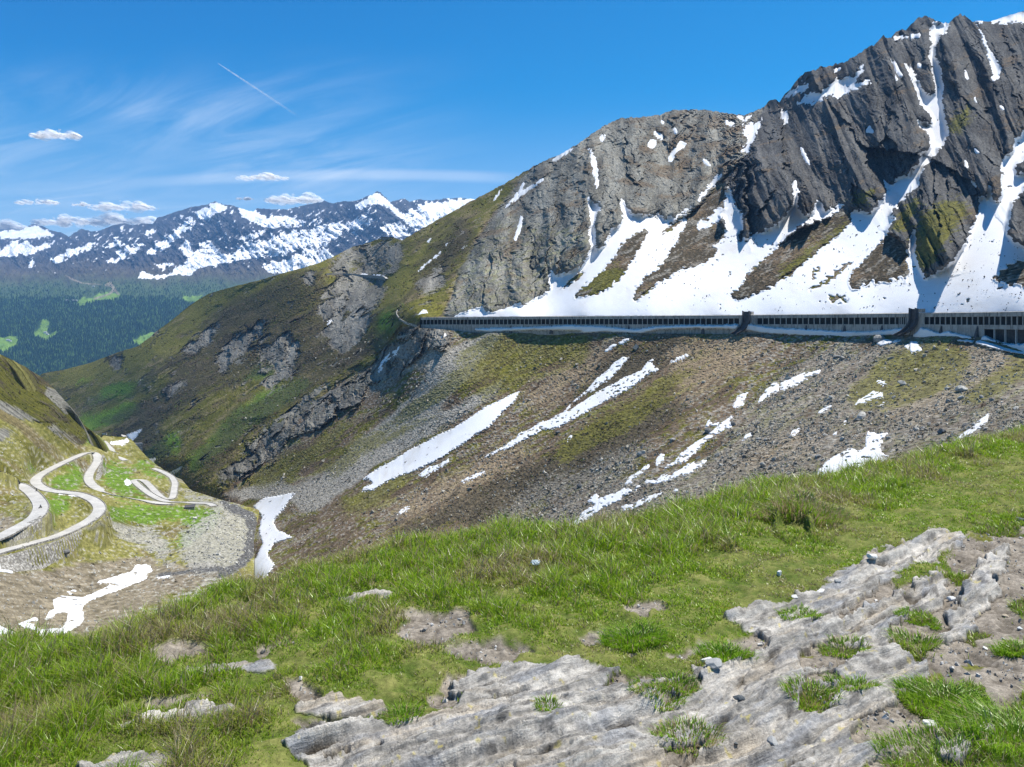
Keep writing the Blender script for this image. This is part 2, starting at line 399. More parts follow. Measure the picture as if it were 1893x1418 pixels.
# snow of the upper mountain -------------------------------------------------------
APRON = ([(838, 586), (860, 577), (890, 567), (895, 576), (908, 578), (932, 572)] + zz6([(180, 1262), (270, 1240), (330, 1210), (370, 1190), (365, 1120), (375, 1070), (400, 1105), (450, 1090), (500, 1075), (560, 1040), (590, 985), (610, 950),
         (600, 860), (605, 800), (600, 710), (585, 650), (612, 668), (640, 690), (665, 680), (645, 730), (625, 800), (635, 860), (630, 930), (650, 955), (700, 900), (730, 830), (770, 810), (800, 770), (790, 720), (785, 665), (800, 665),
         (810, 710), (850, 740), (940, 755), (990, 745), (1040, 770), (1100, 765), (1150, 735), (1195, 700), (1215, 690), (1165, 735), (1130, 760), (1070, 800), (1030, 840), (1010, 875), (1060, 850), (1110, 820), (1140, 775), (1165, 755), (1165, 800),
         (1130, 850), (1100, 920), (1060, 970), (1020, 1040), (970, 1080), (920, 1110), (890, 1160), (860, 1200), (848, 1240), (880, 1245), (940, 1210), (990, 1150), (1080, 1110), (1120, 1070), (1170, 1065), (1250, 1045), (1310, 1000), (1350, 960), (1310, 930),
         (1370, 900), (1400, 850), (1390, 790), (1380, 760), (1320, 800), (1280, 830), (1225, 832), (1230, 800), (1260, 775), (1290, 775), (1340, 715), (1385, 700), (1400, 600), (1410, 590), (1430, 640), (1450, 700), (1480, 740), (1490, 770), (1485, 820), (1465, 870), (1460, 910), (1490, 915), (1495, 885), (1560, 870), (1640, 830),
         (1700, 800), (1750, 740), (1775, 720), (1795, 640), (1785, 560), (1800, 548), (1815, 640), (1810, 720), (1840, 740), (1880, 745)]) +
         zz7([(405, 1125), (430, 1120), (460, 1055), (485, 1080), (500, 1105), (560, 1085), (592, 1068), (600, 1080), (560, 1110), (480, 1150), (420, 1165), (405, 1165), (370, 1180)]) + [(1467, 427), (1452, 442), (1423, 470), (1395, 493), (1375, 515), (1367, 533), (1350, 546), (1360, 556), (1380, 552), (1420, 535), (1452, 515), (1480, 492), (1510, 468), (1540, 445), (1560, 428), (1576, 411), (1572, 398), (1583, 386)] +
         zz7([(690, 1115), (740, 1110), (780, 1080), (775, 1060), (810, 1045), (825, 1000), (800, 935), (840, 970), (865, 970), (870, 935), (940, 915), (950, 885), (985, 865), (1000, 800), (1040, 790), (1045, 760), (1040, 690), (985, 655), (985, 630), (1060, 650), (1055, 600),
         (1000, 550), (980, 480), (950, 400), (910, 330), (930, 340), (960, 390), (1000, 460), (1030, 505), (1070, 490), (1075, 440), (1065, 400), (1055, 340), (1040, 300), (1060, 220), (1040, 170), (1070, 115), (1150, 125), (1140, 160), (1100, 190), (1080, 230), (1070, 300),
         (1100, 330), (1105, 400), (1120, 450), (1110, 530), (1125, 620), (1147, 700), (1110, 770), (1070, 810), (1000, 900), (980, 970), (930, 1020), (880, 1060), (840, 1120), (835, 1140), (870, 1135), (830, 1200), (800, 1260)]) +
         [(1612, 462), (1600, 478), (1590, 490), (1572, 505), (1570, 525), (1575, 537), (1594, 530), (1613, 518), (1632, 524), (1660, 515), (1683, 510), (1676, 480), (1680, 455), (1690, 425), (1693, 440), (1690, 470), (1700, 500), (1712, 512), (1722, 510)] +
         zz7([(1100, 1418), (1130, 1400), (1190, 1340), (1240, 1260), (1270, 1190), (1310, 1100), (1300, 1035), (1340, 1040), (1360, 950), (1370, 1050), (1410, 1050), (1430, 1000), (1415, 920), (1445, 920), (1420, 880), (1440, 820), (1480, 800), (1490, 740), (1510, 730), (1540, 690)]) +
         [(1990, 200), (1990, 600), (1700, 600), (1300, 600), (838, 600)])
HOLES = [zz6([(505, 1225), (540, 1185), (600, 1140), (680, 1070), (740, 1000), (790, 915), (850, 860), (920, 835), (950, 830), (930, 880), (890, 950), (850, 1020), (810, 1080), (760, 1140), (700, 1190), (620, 1215), (560, 1230)]),
         zz7([(1800, 940), (1560, 970), (1480, 1060), (1460, 1180), (1450, 1230), (1480, 1270), (1540, 1290), (1800, 1330)]), zz7([(1490, 880), (1530, 840), (1560, 815), (1700, 840), (1700, 900), (1540, 900), (1500, 920)]),
         [(1829, 521), (1845, 505), (1864, 492), (1893, 480), (1990, 470), (1990, 540), (1893, 530), (1876, 524), (1864, 530), (1851, 521)],
         zz5([(735, 210), (800, 212), (865, 240), (830, 250), (740, 245)]), zz5([(640, 60), (700, 40), (690, 60), (655, 90), (660, 120), (640, 120)]), zz5([(700, 130), (740, 100), (800, 50), (860, 10), (880, 20), (800, 90), (740, 140), (700, 150), (650, 180), (610, 190), (650, 155)]),
         zz6([(425, 1185), (470, 1140), (530, 1090), (580, 1080), (540, 1120), (480, 1160)]), zz6([(300, 1105), (330, 1140), (355, 1130), (370, 1180), (330, 1215), (260, 1250), (200, 1285), (190, 1250), (250, 1200)])]
UPPER = {'ledge': [zz7([(345, 545), (400, 500), (480, 480), (540, 430), (600, 410), (660, 400), (690, 340), (705, 320), (690, 370), (650, 440), (690, 430), (745, 420), (640, 475), (570, 510), (520, 500), (470, 530), (410, 545)]),
                   zz7([(255, 580), (300, 580), (300, 640), (280, 640)]), zz7([(280, 510), (350, 460), (410, 440), (390, 470), (330, 500)])],
         'gully': [zz7([(1290, 120), (1310, 160), (1340, 220), (1360, 270), (1420, 350), (1410, 410), (1375, 425), (1370, 350), (1350, 280), (1320, 200), (1300, 150)])],
         'top': [zz7([(1280, 115), (1330, 105), (1400, 85), (1540, 50), (1780, 20), (1780, 100), (1540, 120), (1460, 120), (1420, 125), (1340, 100), (1300, 125)])],
         'saddle': [zz6([(1500, 230), (1560, 220), (1610, 190), (1590, 240), (1555, 310), (1520, 370), (1490, 400), (1485, 380), (1520, 330), (1525, 290), (1500, 285)])],
         'cleft': [zz6([(1225, 675), (1240, 640), (1290, 590), (1330, 530), (1385, 508), (1370, 535), (1310, 590), (1270, 640), (1235, 675)])],
         'couloir': [zz6([(590, 350), (625, 410), (640, 450), (650, 560), (640, 600), (630, 540), (620, 480), (605, 400)])],
         'flecks': [zz6(q) for q in ([(975, 260), (1025, 280), (1020, 310), (985, 295)], [(955, 310), (985, 305), (985, 345), (960, 365), (940, 345)], [(1125, 320), (1170, 330), (1140, 360), (1110, 380), (1085, 425), (1065, 440), (1060, 420), (1090, 370)],
                    [(1255, 415), (1290, 440), (1310, 465), (1295, 465), (1265, 440)], [(650, 310), (680, 280), (695, 285), (670, 320)], [(1090, 240), (1110, 250), (1110, 275), (1095, 275)], [(1010, 190), (1030, 210), (1025, 225)], [(1385, 195), (1440, 215), (1445, 230), (1400, 220)])] +
                   [zz7(q) for q in ([(840, 300), (870, 340), (905, 400), (890, 400), (855, 340)], [(835, 205), (900, 190), (1000, 178), (990, 195), (900, 202)], [(980, 330), (1000, 340), (1000, 355), (980, 350)], [(710, 690), (730, 660), (755, 700)], [(1230, 360), (1250, 420), (1235, 410)],
                    [(1265, 470), (1300, 550), (1280, 520)], [(370, 760), (420, 870), (400, 850), (375, 800)], [(850, 385), (880, 420), (870, 425)], [(740, 755), (757, 770), (742, 778)], [(1230, 830), (1250, 880), (1235, 880)], [(1270, 770), (1310, 800), (1290, 805)], [(1255, 920), (1295, 985), (1275, 970)], [(1410, 545), (1440, 580), (1420, 570)],
                    [(520, 385), (580, 350), (575, 365)], [(370, 410), (390, 430), (375, 430)])] + [[(1390, 150 + 60), (1370, 222), (1380, 224)], [(1360, 214), (1378, 217), (1372, 221)], [(1375, 232), (1395, 225), (1392, 232)]],
         'ribbon': [zz6(q) for q in ([(365, 440), (430, 400), (520, 350), (525, 345), (480, 380), (410, 430)], [(80, 725), (120, 690), (180, 620), (215, 555), (215, 575), (190, 625), (240, 590), (330, 530), (325, 550), (250, 600), (195, 640), (130, 690)],
                    [(155, 900), (175, 840), (205, 735), (205, 770), (195, 840), (165, 900)], [(30, 680), (50, 640), (100, 580), (60, 640)])]}
LSNOW = [  # (label, thickness, outlines) - patches and banks of old snow lower down
  ('largest old snow patch below the gallery, long smooth tongue on grey scree', 1.1, [[(963, 722), (950, 745), (925, 765), (905, 790), (880, 803), (850, 825), (830, 838), (800, 855), (770, 870), (740, 880), (715, 890), (690, 905), (668, 908), (672, 900), (690, 893), (680, 885), (668, 888), (675, 880), (690, 870), (705, 862), (730, 848), (755, 832), (790, 815), (815, 800), (840, 790), (870, 770), (900, 750), (930, 738), (950, 727)]]),
  ('long ragged snow streak running down the stony slope beside the widest patch', .8, [zzR2([(980, 190), (960, 230), (1010, 265), (950, 290), (900, 320), (850, 360), (780, 400), (700, 440), (640, 480), (560, 520), (500, 555), (430, 590), (380, 615), (330, 610), (280, 640), (200, 680), (130, 720), (60, 745), (10, 770), (-30, 780), (0, 760), (60, 730), (100, 700), (170, 660), (190, 630), (250, 610), (310, 570), (360, 560), (400, 530), (450, 510), (470, 505), (560, 450), (640, 395), (720, 350), (800, 310), (900, 270), (940, 215)])]),
  ('thin broken snow streak just above the long ragged streak', .6, [zzR2([(830, 190), (780, 250), (740, 300), (660, 350), (620, 385), (580, 400), (500, 460), (470, 500), (420, 530), (480, 470), (575, 385), (610, 350), (640, 310), (700, 270), (740, 220), (790, 190)])]),
  (['small snow streak in the gully right under the gallery wall', 'snow scrap just below the small gully streak under the gallery'], .5, [zzR2([(860, 60), (790, 118), (755, 112), (820, 75)]), zzR2([(680, 155), (730, 115), (770, 112), (700, 160)])]),
  ('slim snow strip high on the brown slope, above the thin ditch line', .5, [zzR2([(1060, 225), (1110, 190), (1170, 170), (1180, 182), (1110, 212), (1070, 232)])]),
  ('narrow forked snow patch among boulders above the winding snow band', .5, [zzR2([(1540, 395), (1510, 410), (1500, 470), (1470, 490), (1440, 490), (1430, 470), (1460, 440), (1450, 420), (1490, 400)])]),
  ('winding snow band between boulders in the middle of the stony slope', .8, [zzR2([(1440, 530), (1410, 560), (1430, 570), (1430, 610), (1390, 610), (1340, 640), (1290, 670), (1230, 730), (1160, 800), (1110, 812), (1090, 815), (1030, 850), (1040, 825), (1090, 800), (1130, 750), (1200, 700), (1280, 650), (1350, 590), (1270, 595), (1290, 555), (1320, 580), (1380, 570), (1420, 530)])]),
  ('ragged snow patch with rock holes below the winding snow band', .6, [zzR2([(1285, 785), (1240, 830), (1170, 870), (1110, 885), (1040, 915), (980, 930), (915, 925), (925, 905), (990, 905), (1020, 870), (1070, 880), (1130, 840), (1180, 805)])]),
  ('small star shaped snow patch among grey boulders', .5, [zzR2([(1040, 765), (1030, 800), (990, 830), (985, 790), (1010, 750)])]),
  ('crooked thin snow patch left of the star shaped one', .5, [zzR2([(955, 820), (890, 880), (840, 900), (855, 930), (800, 930), (830, 890), (900, 850), (930, 815)])]),
  ('broad low snow patch reaching down to the grassy edge in the middle', .9, [zzR2([(905, 940), (860, 970), (780, 1020), (690, 1060), (600, 1120), (500, 1190), (400, 1220), (440, 1180), (520, 1140), (560, 1090), (640, 1050), (580, 1030), (640, 980), (660, 1010), (740, 985), (800, 955), (850, 960), (880, 935)])]),
  (['thin snow strip just above the grass, beside the broad low patch', 'short snow dash just above the grass crest, past the thin strip'], .5, [zzR2([(1035, 975), (960, 1020), (880, 1060), (800, 1085), (780, 1060), (850, 1045), (940, 1000)]), zzR2([(1140, 945), (1090, 982), (1080, 962)])]),
  ('pointed snow patch on the right of the stony slope, tail to upper right', .7, [zzR3([(440, 305), (430, 340), (370, 355), (310, 390), (260, 430), (170, 455), (90, 480), (20, 540), (-10, 560), (30, 490), (110, 395), (170, 400), (310, 335), (380, 325)])]),
  (['speckled snow patch on dark scree left of the big pale boulder', 'snow splinter at the lower right of the speckled patch'], .6, [zzR3([(865, 470), (860, 500), (800, 512), (750, 532), (670, 555), (700, 520), (760, 485), (800, 460)]), zzR3([(890, 530), (830, 572), (830, 552)])]),
  ('small snow fleck above the speckled snow patch', .5, [zzR3([(815, 380), (900, 400), (880, 420), (830, 402)])]),
  ('lobed snow patch with many stones, behind the grass crest on the right', .9, [zzR3([(910, 745), (860, 790), (850, 880), (920, 908), (870, 950), (800, 1000), (700, 1040), (560, 1060), (390, 1060), (410, 1025), (460, 960), (500, 925), (560, 890), (640, 850), (720, 870), (750, 830), (740, 790), (760, 735), (830, 750)])]),
  ('slanting snow strip against the grass at the right edge', .6, [zzR3([(1625, 595), (1570, 690), (1490, 742), (1400, 800), (1340, 815), (1400, 765), (1480, 705), (1560, 635)])]),
  ('domed snow heap with boulders at the foot of the right buttress', .8, [zzR3([(1035, 75), (1000, 112), (930, 132), (850, 145), (815, 132), (870, 80), (980, 62)])]),
  (['round snow patch on rubble below the domed heap'], .6, [zzR3([(1100, 120), (1140, 178), (1060, 192), (1010, 150), (1060, 113)])]),
  ('short snow dash on the rubbly slope above the stream gorge', .5, [[(732, 952), (742, 940), (758, 934), (752, 944)]]),
  ('thin broken snow line along the lower edge of the widest patch', .5, [[(772, 880), (790, 866), (812, 858), (832, 846), (826, 858), (800, 872), (782, 884)]]),
  ('slim snow dash under the tail of the long ragged streak', .5, [[(846, 892), (866, 880), (905, 866), (890, 878), (862, 890)]]),
  ('slim crooked snow dash beside dark heath in mid slope', .5, [zzR2([(500, 640), (490, 665), (460, 680), (480, 650)])]),
  ('small snow dash above the grass right of centre', .5, [zzR2([(1560, 620), (1530, 660), (1480, 680), (1510, 640)])]),
  ('snow dash among boulders at the right end of the slope centre', .5, [zzR2([(1830, 600), (1800, 640), (1760, 650), (1790, 615)])]),
  ('little slanting snow fleck beside a green strip on the lower slope', .5, [zzR3([(530, 548), (480, 592), (400, 628), (440, 583)])]),
  (['tiny snow spot below the slanting fleck on the lower slope', 'tiny snow spot beside the large pale squarish boulder', 'tiny snow spot among stones left of the other tiny spots'], .5, [zzR3([(560, 728), (530, 765), (510, 755)]), zzR3([(640, 645), (600, 690), (595, 665)]), zzR3([(270, 715), (260, 765), (220, 770), (240, 730)])]),
  ('snow tongue in the rocky gully left under the gallery end', .5, [[(843, 611), (828, 617), (815, 625), (811, 638), (816, 622), (828, 612)]]),
  ('thin snow vein down the pale rocks left of the gallery', .5, [[(746, 641), (735, 650), (718, 665), (706, 680), (697, 690), (708, 668), (722, 655), (738, 642)]]),
  (['shaded snow bank lying along the foot of the left and middle gallery wall', 'short shaded snow bank ending at the left dark chute'], 1.6, [zz4([(560, 342), (700, 338), (900, 333), (1100, 322), (1300, 328), (1500, 345), (1650, 325), (1890, 320), (1890, 335), (1640, 340), (1530, 365), (1300, 356), (1200, 365), (1170, 346), (900, 346), (700, 356), (640, 360), (570, 350)]) ,
      zz5([(-20, 390), (100, 389), (205, 383), (200, 408), (100, 405), (-20, 408)])]),
  ('shaded snow bank under the gallery between the two dark chutes', 1.6, [zz5([(262, 380), (360, 398), (400, 403), (590, 413), (800, 425), (1000, 423), (1130, 412), (1226, 400), (1215, 440), (1050, 447), (800, 458), (600, 447), (400, 437), (330, 428), (240, 412)])]),
  ('shaded snow bank along the gallery wall right of the right chute', 1.8, [zz5([(1285, 402), (1330, 415), (1400, 436), (1440, 425), (1500, 440), (1610, 462), (1590, 490), (1500, 478), (1400, 470), (1300, 462), (1230, 456)])]),
  ('shaded high snow bank in front of the open bays at the right edge', 2.2, [zz5([(1660, 448), (1700, 468), (1750, 488), (1800, 500), (1893, 502), (2100, 510), (2100, 575), (1893, 560), (1780, 540), (1700, 520), (1600, 492)])]),
  ('white snow bed filling the stream gorge at the valley bottom', 1.5, [[(468, 935), (490, 920), (546, 910), (530, 935), (505, 965), (512, 978), (541, 993), (508, 1005), (495, 1025), (508, 1045), (490, 1070), (440, 1090), (420, 1062), (455, 1045), (474, 1030), (485, 1005), (478, 980), (484, 955)]]),
  (['forked snow patch in the ravine behind the old road bridge', 'thin snow dash above the forked patch in the ravine'], 1.5, [zzT([(715, 215), (780, 195), (860, 150), (915, 135), (860, 205), (810, 265), (780, 320), (755, 290), (740, 250)]), zzT([(780, 185), (900, 100), (890, 120), (790, 192)])]),
  ('flat snow patch filling the ravine beside the road tunnel', 1.5, [zzT([(760, 440), (800, 432), (860, 450), (950, 445), (930, 485), (1000, 490), (1085, 485), (1030, 530), (1065, 550), (980, 595), (930, 570), (860, 510), (800, 470)])]),
  ('slim snow streak beside the far road bend', .8, [zzT([(1215, 680), (1250, 635), (1300, 610), (1370, 570), (1340, 610), (1280, 650), (1245, 682)])]),
  (['long thin snow ribbon below the crest left of the cliff', 'short snow ribbon just under the crest left of the cliff', 'snow dash between the crest and the long thin ribbon', 'lone snow dash on brown slope left of the grey cliff'], .7, [zzS([(995, 490), (1040, 440), (1100, 390), (1160, 345), (1220, 290), (1210, 315), (1160, 360), (1090, 415), (1040, 460), (1000, 490)]), zzS([(1225, 260), (1300, 205), (1290, 225), (1235, 265)]), zzS([(1085, 220), (1140, 160), (1130, 185), (1095, 225)]), zzS([(1375, 290), (1448, 228), (1440, 245), (1390, 290)])]),
  ('small snow wedge beside the left gallery portal', .9, [zz4([(208, 268), (265, 222), (290, 245), (303, 268)])]),
  (['left snow strip on the old road ledge across the far spur', 'shaded right snow strip on the old road ledge across the far spur', 'tiny snow scrap at the far end of the old road ledge'], .8, [zzS([(505, 515), (540, 500), (570, 512), (540, 520)]), zzS([(605, 510), (630, 515), (710, 517), (700, 525), (620, 525)]), zzS([(395, 505), (435, 495), (430, 505)])]),
  (['white patch on the pale gully rocks of the far spur', 'snow speck below the old road ledge on the far spur'], .8, [zzS([(215, 920), (240, 905), (250, 920), (235, 945), (215, 955)]), zzS([(395, 655), (410, 648), (420, 660)])]),
]
mk_apron = Mask([APRON], 1.2, holes=HOLES)
mk_up = {k: Mask(v, 1.0) for k, v in UPPER.items()}
snow_up = np.maximum.reduce([mk_apron(fx_, fy_)] + [m(fx_, fy_) for m in mk_up.values()])
ALLUP = Mask([APRON] + [q for v in UPPER.values() for q in v], 0, holes=HOLES)

# what grows and lies where --------------------------------------------------------
ZC = {'cliff': Mask([[(815, 588), (838, 540), (850, 500), (880, 450), (910, 400), (935, 372), (960, 330), (1000, 295), (1050, 270), (1100, 240), (1150, 210), (1250, 195), (1340, 200), (1400, 195), (1420, 200), (1390, 290), (1345, 320), (1290, 385), (1240, 415), (1160, 410), (1100, 480), (1010, 550), (930, 580), (860, 590)]], 8),
      'crag': Mask([[(1325, 395), (1345, 325), (1385, 280), (1412, 190), (1475, 120), (1640, 40), (1700, -10), (2000, -30), (2000, 480), (1893, 470), (1820, 500), (1740, 520), (1690, 525), (1660, 520), (1660, 440), (1570, 395), (1500, 410), (1460, 445), (1380, 470), (1350, 440)]], 4),
      'spurrock': Mask([[(395, 895), (430, 850), (470, 810), (520, 770), (560, 730), (610, 715), (650, 705), (690, 672), (668, 750), (620, 765), (590, 790), (550, 805), (520, 840), (480, 865), (440, 885)],
                       [(480, 640), (530, 600), (560, 640), (540, 700), (495, 720), (470, 690)], [(580, 570), (610, 520), (690, 500), (712, 520), (700, 570), (660, 640), (620, 660), (600, 620)], [(600, 505), (640, 465), (700, 445), (745, 450), (740, 500), (700, 515), (640, 512)],
                       [(400, 660), (430, 620), (500, 580), (490, 620), (440, 670), (400, 700)], [(680, 700), (700, 650), (740, 610), (800, 600), (835, 612), (825, 650), (780, 655), (740, 690), (700, 710)], [(200, 660), (222, 650), (235, 665), (225, 690), (205, 690)],
                       [(330, 650), (400, 590), (420, 600), (350, 670)], [(300, 720), (330, 700), (350, 690), (310, 740)], [(760, 540), (800, 500), (830, 480), (820, 540), (790, 560)], [(560, 440 + 60), (580, 490), (590, 520), (565, 540)]], 7),
      'scree': Mask([[(525, 918), (600, 872), (660, 820), (700, 785), (760, 730), (800, 680), (815, 655), (850, 640), (905, 612), (930, 620), (880, 675), (820, 745), (790, 790), (720, 840), (650, 900), (570, 950)], [(400, 925), (430, 905), (480, 895), (520, 890), (560, 905), (500, 930)],
                     [(640, 880), (740, 810), (900, 715), (960, 700), (900, 740), (800, 800), (700, 860)], [(730, 640), (800, 612), (830, 640), (790, 680), (740, 690)]], 8),
      'rubble': Mask([[(1030, 960), (1150, 900), (1300, 850), (1400, 720), (1500, 640), (1893, 640), (2000, 640), (2000, 900), (1500, 960), (1000, 1040), (900, 1000)], [(900, 960), (1000, 890), (1100, 850), (1250, 800), (1100, 950), (950, 1010)], [(1580, 640), (1700, 610), (1760, 640), (1680, 690), (1580, 680)]], 14),
      'olive': Mask([[(560, 880), (640, 830), (720, 780), (830, 690), (880, 640), (905, 625), (920, 650), (860, 710), (760, 790), (700, 830), (620, 880)], [(900, 625), (1000, 612), (1100, 620), (1080, 680), (1000, 690), (950, 720), (900, 740), (860, 720), (880, 680)], [(440, 890), (560, 820), (680, 760), (600, 840), (500, 900)],
                    [(1000, 850), (1100, 770), (1250, 680), (1330, 640), (1280, 720), (1150, 800), (1050, 860)], [(1560, 720), (1640, 660), (1720, 625), (1790, 640), (1800, 680), (1740, 730), (1650, 760), (1580, 760)], [(1760, 735), (1893, 650), (1980, 640), (1893, 700), (1800, 760)], [(680, 620), (760, 600), (770, 640), (700, 640)], [(600, 950), (720, 880), (780, 880), (680, 950)],
                    [(1740, 600), (1790, 606), (1893, 650), (1980, 660), (1893, 665), (1800, 625)]], 10),
      'tan': Mask([[(1230, 640), (1370, 620), (1420, 640), (1340, 700), (1250, 740)], [(960, 740), (1100, 640), (1150, 640), (1000, 760)], [(700, 950), (900, 850), (1000, 780), (960, 860), (760, 960)], [(1600, 760), (1800, 640), (1893, 660), (1700, 790)], [(1300, 880), (1450, 800), (1560, 780), (1450, 870)]], 16),
      'heath': Mask([[(830, 920), (1000, 850), (1150, 760), (1250, 720), (1250, 780), (1050, 900), (870, 980)], [(700, 990), (850, 920), (900, 930), (760, 1000)], [(1120, 650), (1260, 620), (1330, 630), (1180, 700), (1050, 760)], [(1330, 860), (1450, 800), (1480, 810), (1380, 880)], [(1640, 690), (1800, 640), (1820, 660), (1700, 740)]], 14),
      'spur': Mask([[(0, 740), (60, 650), (250, 600), (400, 500), (620, 440), (760, 400), (960, 290), (985, 330), (900, 400), (850, 500), (815, 585), (740, 600), (690, 670), (600, 720), (400, 920), (200, 900)]], 8),
      'shrub': Mask([[(430, 545), (560, 500), (700, 560), (660, 640), (560, 690), (430, 700), (330, 730), (300, 690)], [(340, 850), (470, 740), (640, 650), (700, 600), (720, 610), (640, 690), (520, 760), (400, 870)], [(180, 800), (330, 700), (420, 640), (380, 720), (250, 830)], [(740, 520), (800, 460), (880, 400), (870, 440), (800, 540)], [(230, 820), (290, 780), (330, 880), (290, 860)]], 12),
      'green': Mask([[(140, 790), (160, 770), (230, 740), (255, 738), (245, 770), (180, 797), (155, 795)], [(340, 850), (480, 725), (575, 690), (560, 725), (450, 800), (360, 870)], [(150, 720), (260, 700), (230, 730)], [(260, 840), (330, 790), (330, 830), (290, 860)], [(440, 700), (520, 650), (500, 700)], [(700, 590), (730, 570), (730, 600), (690, 630)]], 8),
      'olive2': Mask([[(360, 560), (440, 530), (560, 497), (620, 475), (560, 530), (440, 560), (330, 620)], [(100, 690), (215, 660), (320, 600), (330, 640), (200, 700), (110, 720)], [(760, 560), (820, 560), (815, 585), (760, 585), (735, 570)], [(700, 530), (760, 480), (850, 400), (840, 440), (740, 545)], [(700, 445), (745, 442), (740, 452), (705, 455)], [(500, 560), (560, 520), (590, 530), (520, 600)]], 8),
      'strips': Mask(HOLES[:1] + [[(1172, 552), (1191, 512), (1223, 489), (1248, 451), (1262, 420), (1290, 384), (1330, 345), (1345, 352), (1345, 380), (1312, 420), (1345, 440), (1328, 470), (1296, 495), (1258, 500), (1214, 525), (1180, 556)], [(1350, 546), (1423, 470), (1478, 417), (1500, 415), (1562, 388), (1576, 411), (1510, 468), (1420, 535), (1360, 556)],
                     [(1560, 540), (1572, 500), (1632, 440), (1650, 432), (1672, 445), (1685, 480), (1685, 512), (1632, 530), (1580, 545)], HOLES[3]], 3),
      'moss': Mask([[(1680, 470), (1700, 400), (1740, 370), (1780, 370), (1790, 390), (1760, 430), (1730, 480), (1700, 510)], [(1650, 420), (1690, 360), (1700, 380), (1670, 430)], [(1220, 535), (1080, 548), (1120, 510), (1160, 495), (1140, 530)], [(1440, 500), (1520, 440), (1560, 412), (1572, 415), (1500, 470), (1440, 520)], [(1560, 370), (1620, 350), (1600, 380)], [(1060, 545), (1110, 500), (1150, 490), (1130, 520)], [(1740, 240), (1800, 190), (1780, 240)]], 5),
      'warm': Mask([[(1170, 250), (1260, 220), (1400, 215), (1410, 250), (1380, 330), (1300, 330), (1200, 330)], [(1460, 200), (1540, 160), (1620, 150), (1560, 200), (1470, 240)]], 14),
      'lichen': Mask([[(820, 580), (850, 500), (930, 400), (1000, 420), (1080, 420), (1085, 480), (1000, 560), (860, 585)]], 16),
      'dark': Mask([[(1470, 380), (1500, 200), (1700, 60), (1900, 20), (1980, 20), (1980, 350), (1700, 320), (1600, 380)]], 30)}
Z = {k: m(wx, wy) for k, m in ZC.items()}
fc, fl = .50 * A2 - .86 * H2 + 5 * n1, .86 * A2 + .50 * H2
str1 = fbm(fc / 8, fl / 50, 5, 61)            # stripes down the fall line
str2 = fbm(fc / 2.6, fl / 16, 4, 67)
spk = fbm(A_ / 2.2, B_ / 2.2, 3, 71)
spk2 = pn(A_ / 1.1, B_ / 1.1, 73)
def W(k, amp=.55, s=.22, n=None): return sst(.5 - s, .5 + s, Z[k] + (n if n is not None else n3) * amp * (Z[k] > .002))
base = .5 + .8 * str1 + .5 * spk
col = tint('brown', base)
col = paint(col, 'olive', sst(-.05, .3, str2 + n1 * .5), base)
col = paint(col, 'scree', sst(.12, .3, spk + str1 * .7) * .75, .45 + spk2)
col = paint(col, 'heath', W('heath', .8, .2, str1 + spk), .45 + spk2 * .8)
col = paint(col, 'tan', W('tan', .9, .25, str2) * .8, .5 + spk2 * .6)
col = paint(col, 'scree', W('rubble', .9, .25, spk + str1 * .9 - .12) * .5, .3 + spk2 * .9)
col = paint(col, 'scree', W('scree', .6, .2, str1), .5 + spk2 * .7)
col = paint(col, 'olive', W('olive', .9, .25, str1 + spk * .6 + n1 * .4 - .08) * .72, .45 + spk * 1.1 + str2 * .5)
spurv = .5 + .7 * str2 + .7 * spk
col = paint(col, 'olive', W('spur', .2, .2), spurv * .85)
wsp = W('spur', .2, .2)
col = paint(col, 'shrub', wsp * .7 * sst(.0, .25, str1 + spk * .55 - .04), .4 + spk2)
col = paint(col, 'tan', wsp * sst(.12, .35, str2 + spk * .6 - n1 * .3) * .6, .3 + spk)
col = paint(col, 'brown', wsp * sst(.15, .4, n1 + spk * .5) * .7, .4 + spk2 * .6)
col = paint(col, 'olive', W('olive2', .6, .25, n3 + spk) * .85, .55 + spk * 1.0)
col = paint(col, 'green', W('green', .9, .25, str1 + spk * .6) * .85, .45 + spk * 1.2)
col = paint(col, 'shrub', W('shrub', .9, .25, str1 + spk * .7) * .72, .35 + spk2 + spk * .5)
ribs = ridged(fc / 13 + n1 * .8, fl / 44, 4, 83) - .55
rk_spur = np.clip(sst(.42, .66, Z['spurrock'] * .85 + (Z['spurrock'] > .003) * (ribs * .9 + spk * .35 + n1 * .4)), 0, 1)
rk_loose = wsp * sst(.30, .42, ribs + n3 * .35 + n1 * .35)
rk_spur = np.maximum(rk_spur, rk_loose * .8)
rk_cliff = W('cliff', .25, .2); rk_crag = W('crag', .12, .2)
strip = W('strips', .25, .25, spk); rk_crag = rk_crag * (1 - strip)
rk = np.maximum(np.maximum(rk_spur, rk_cliff), rk_crag)

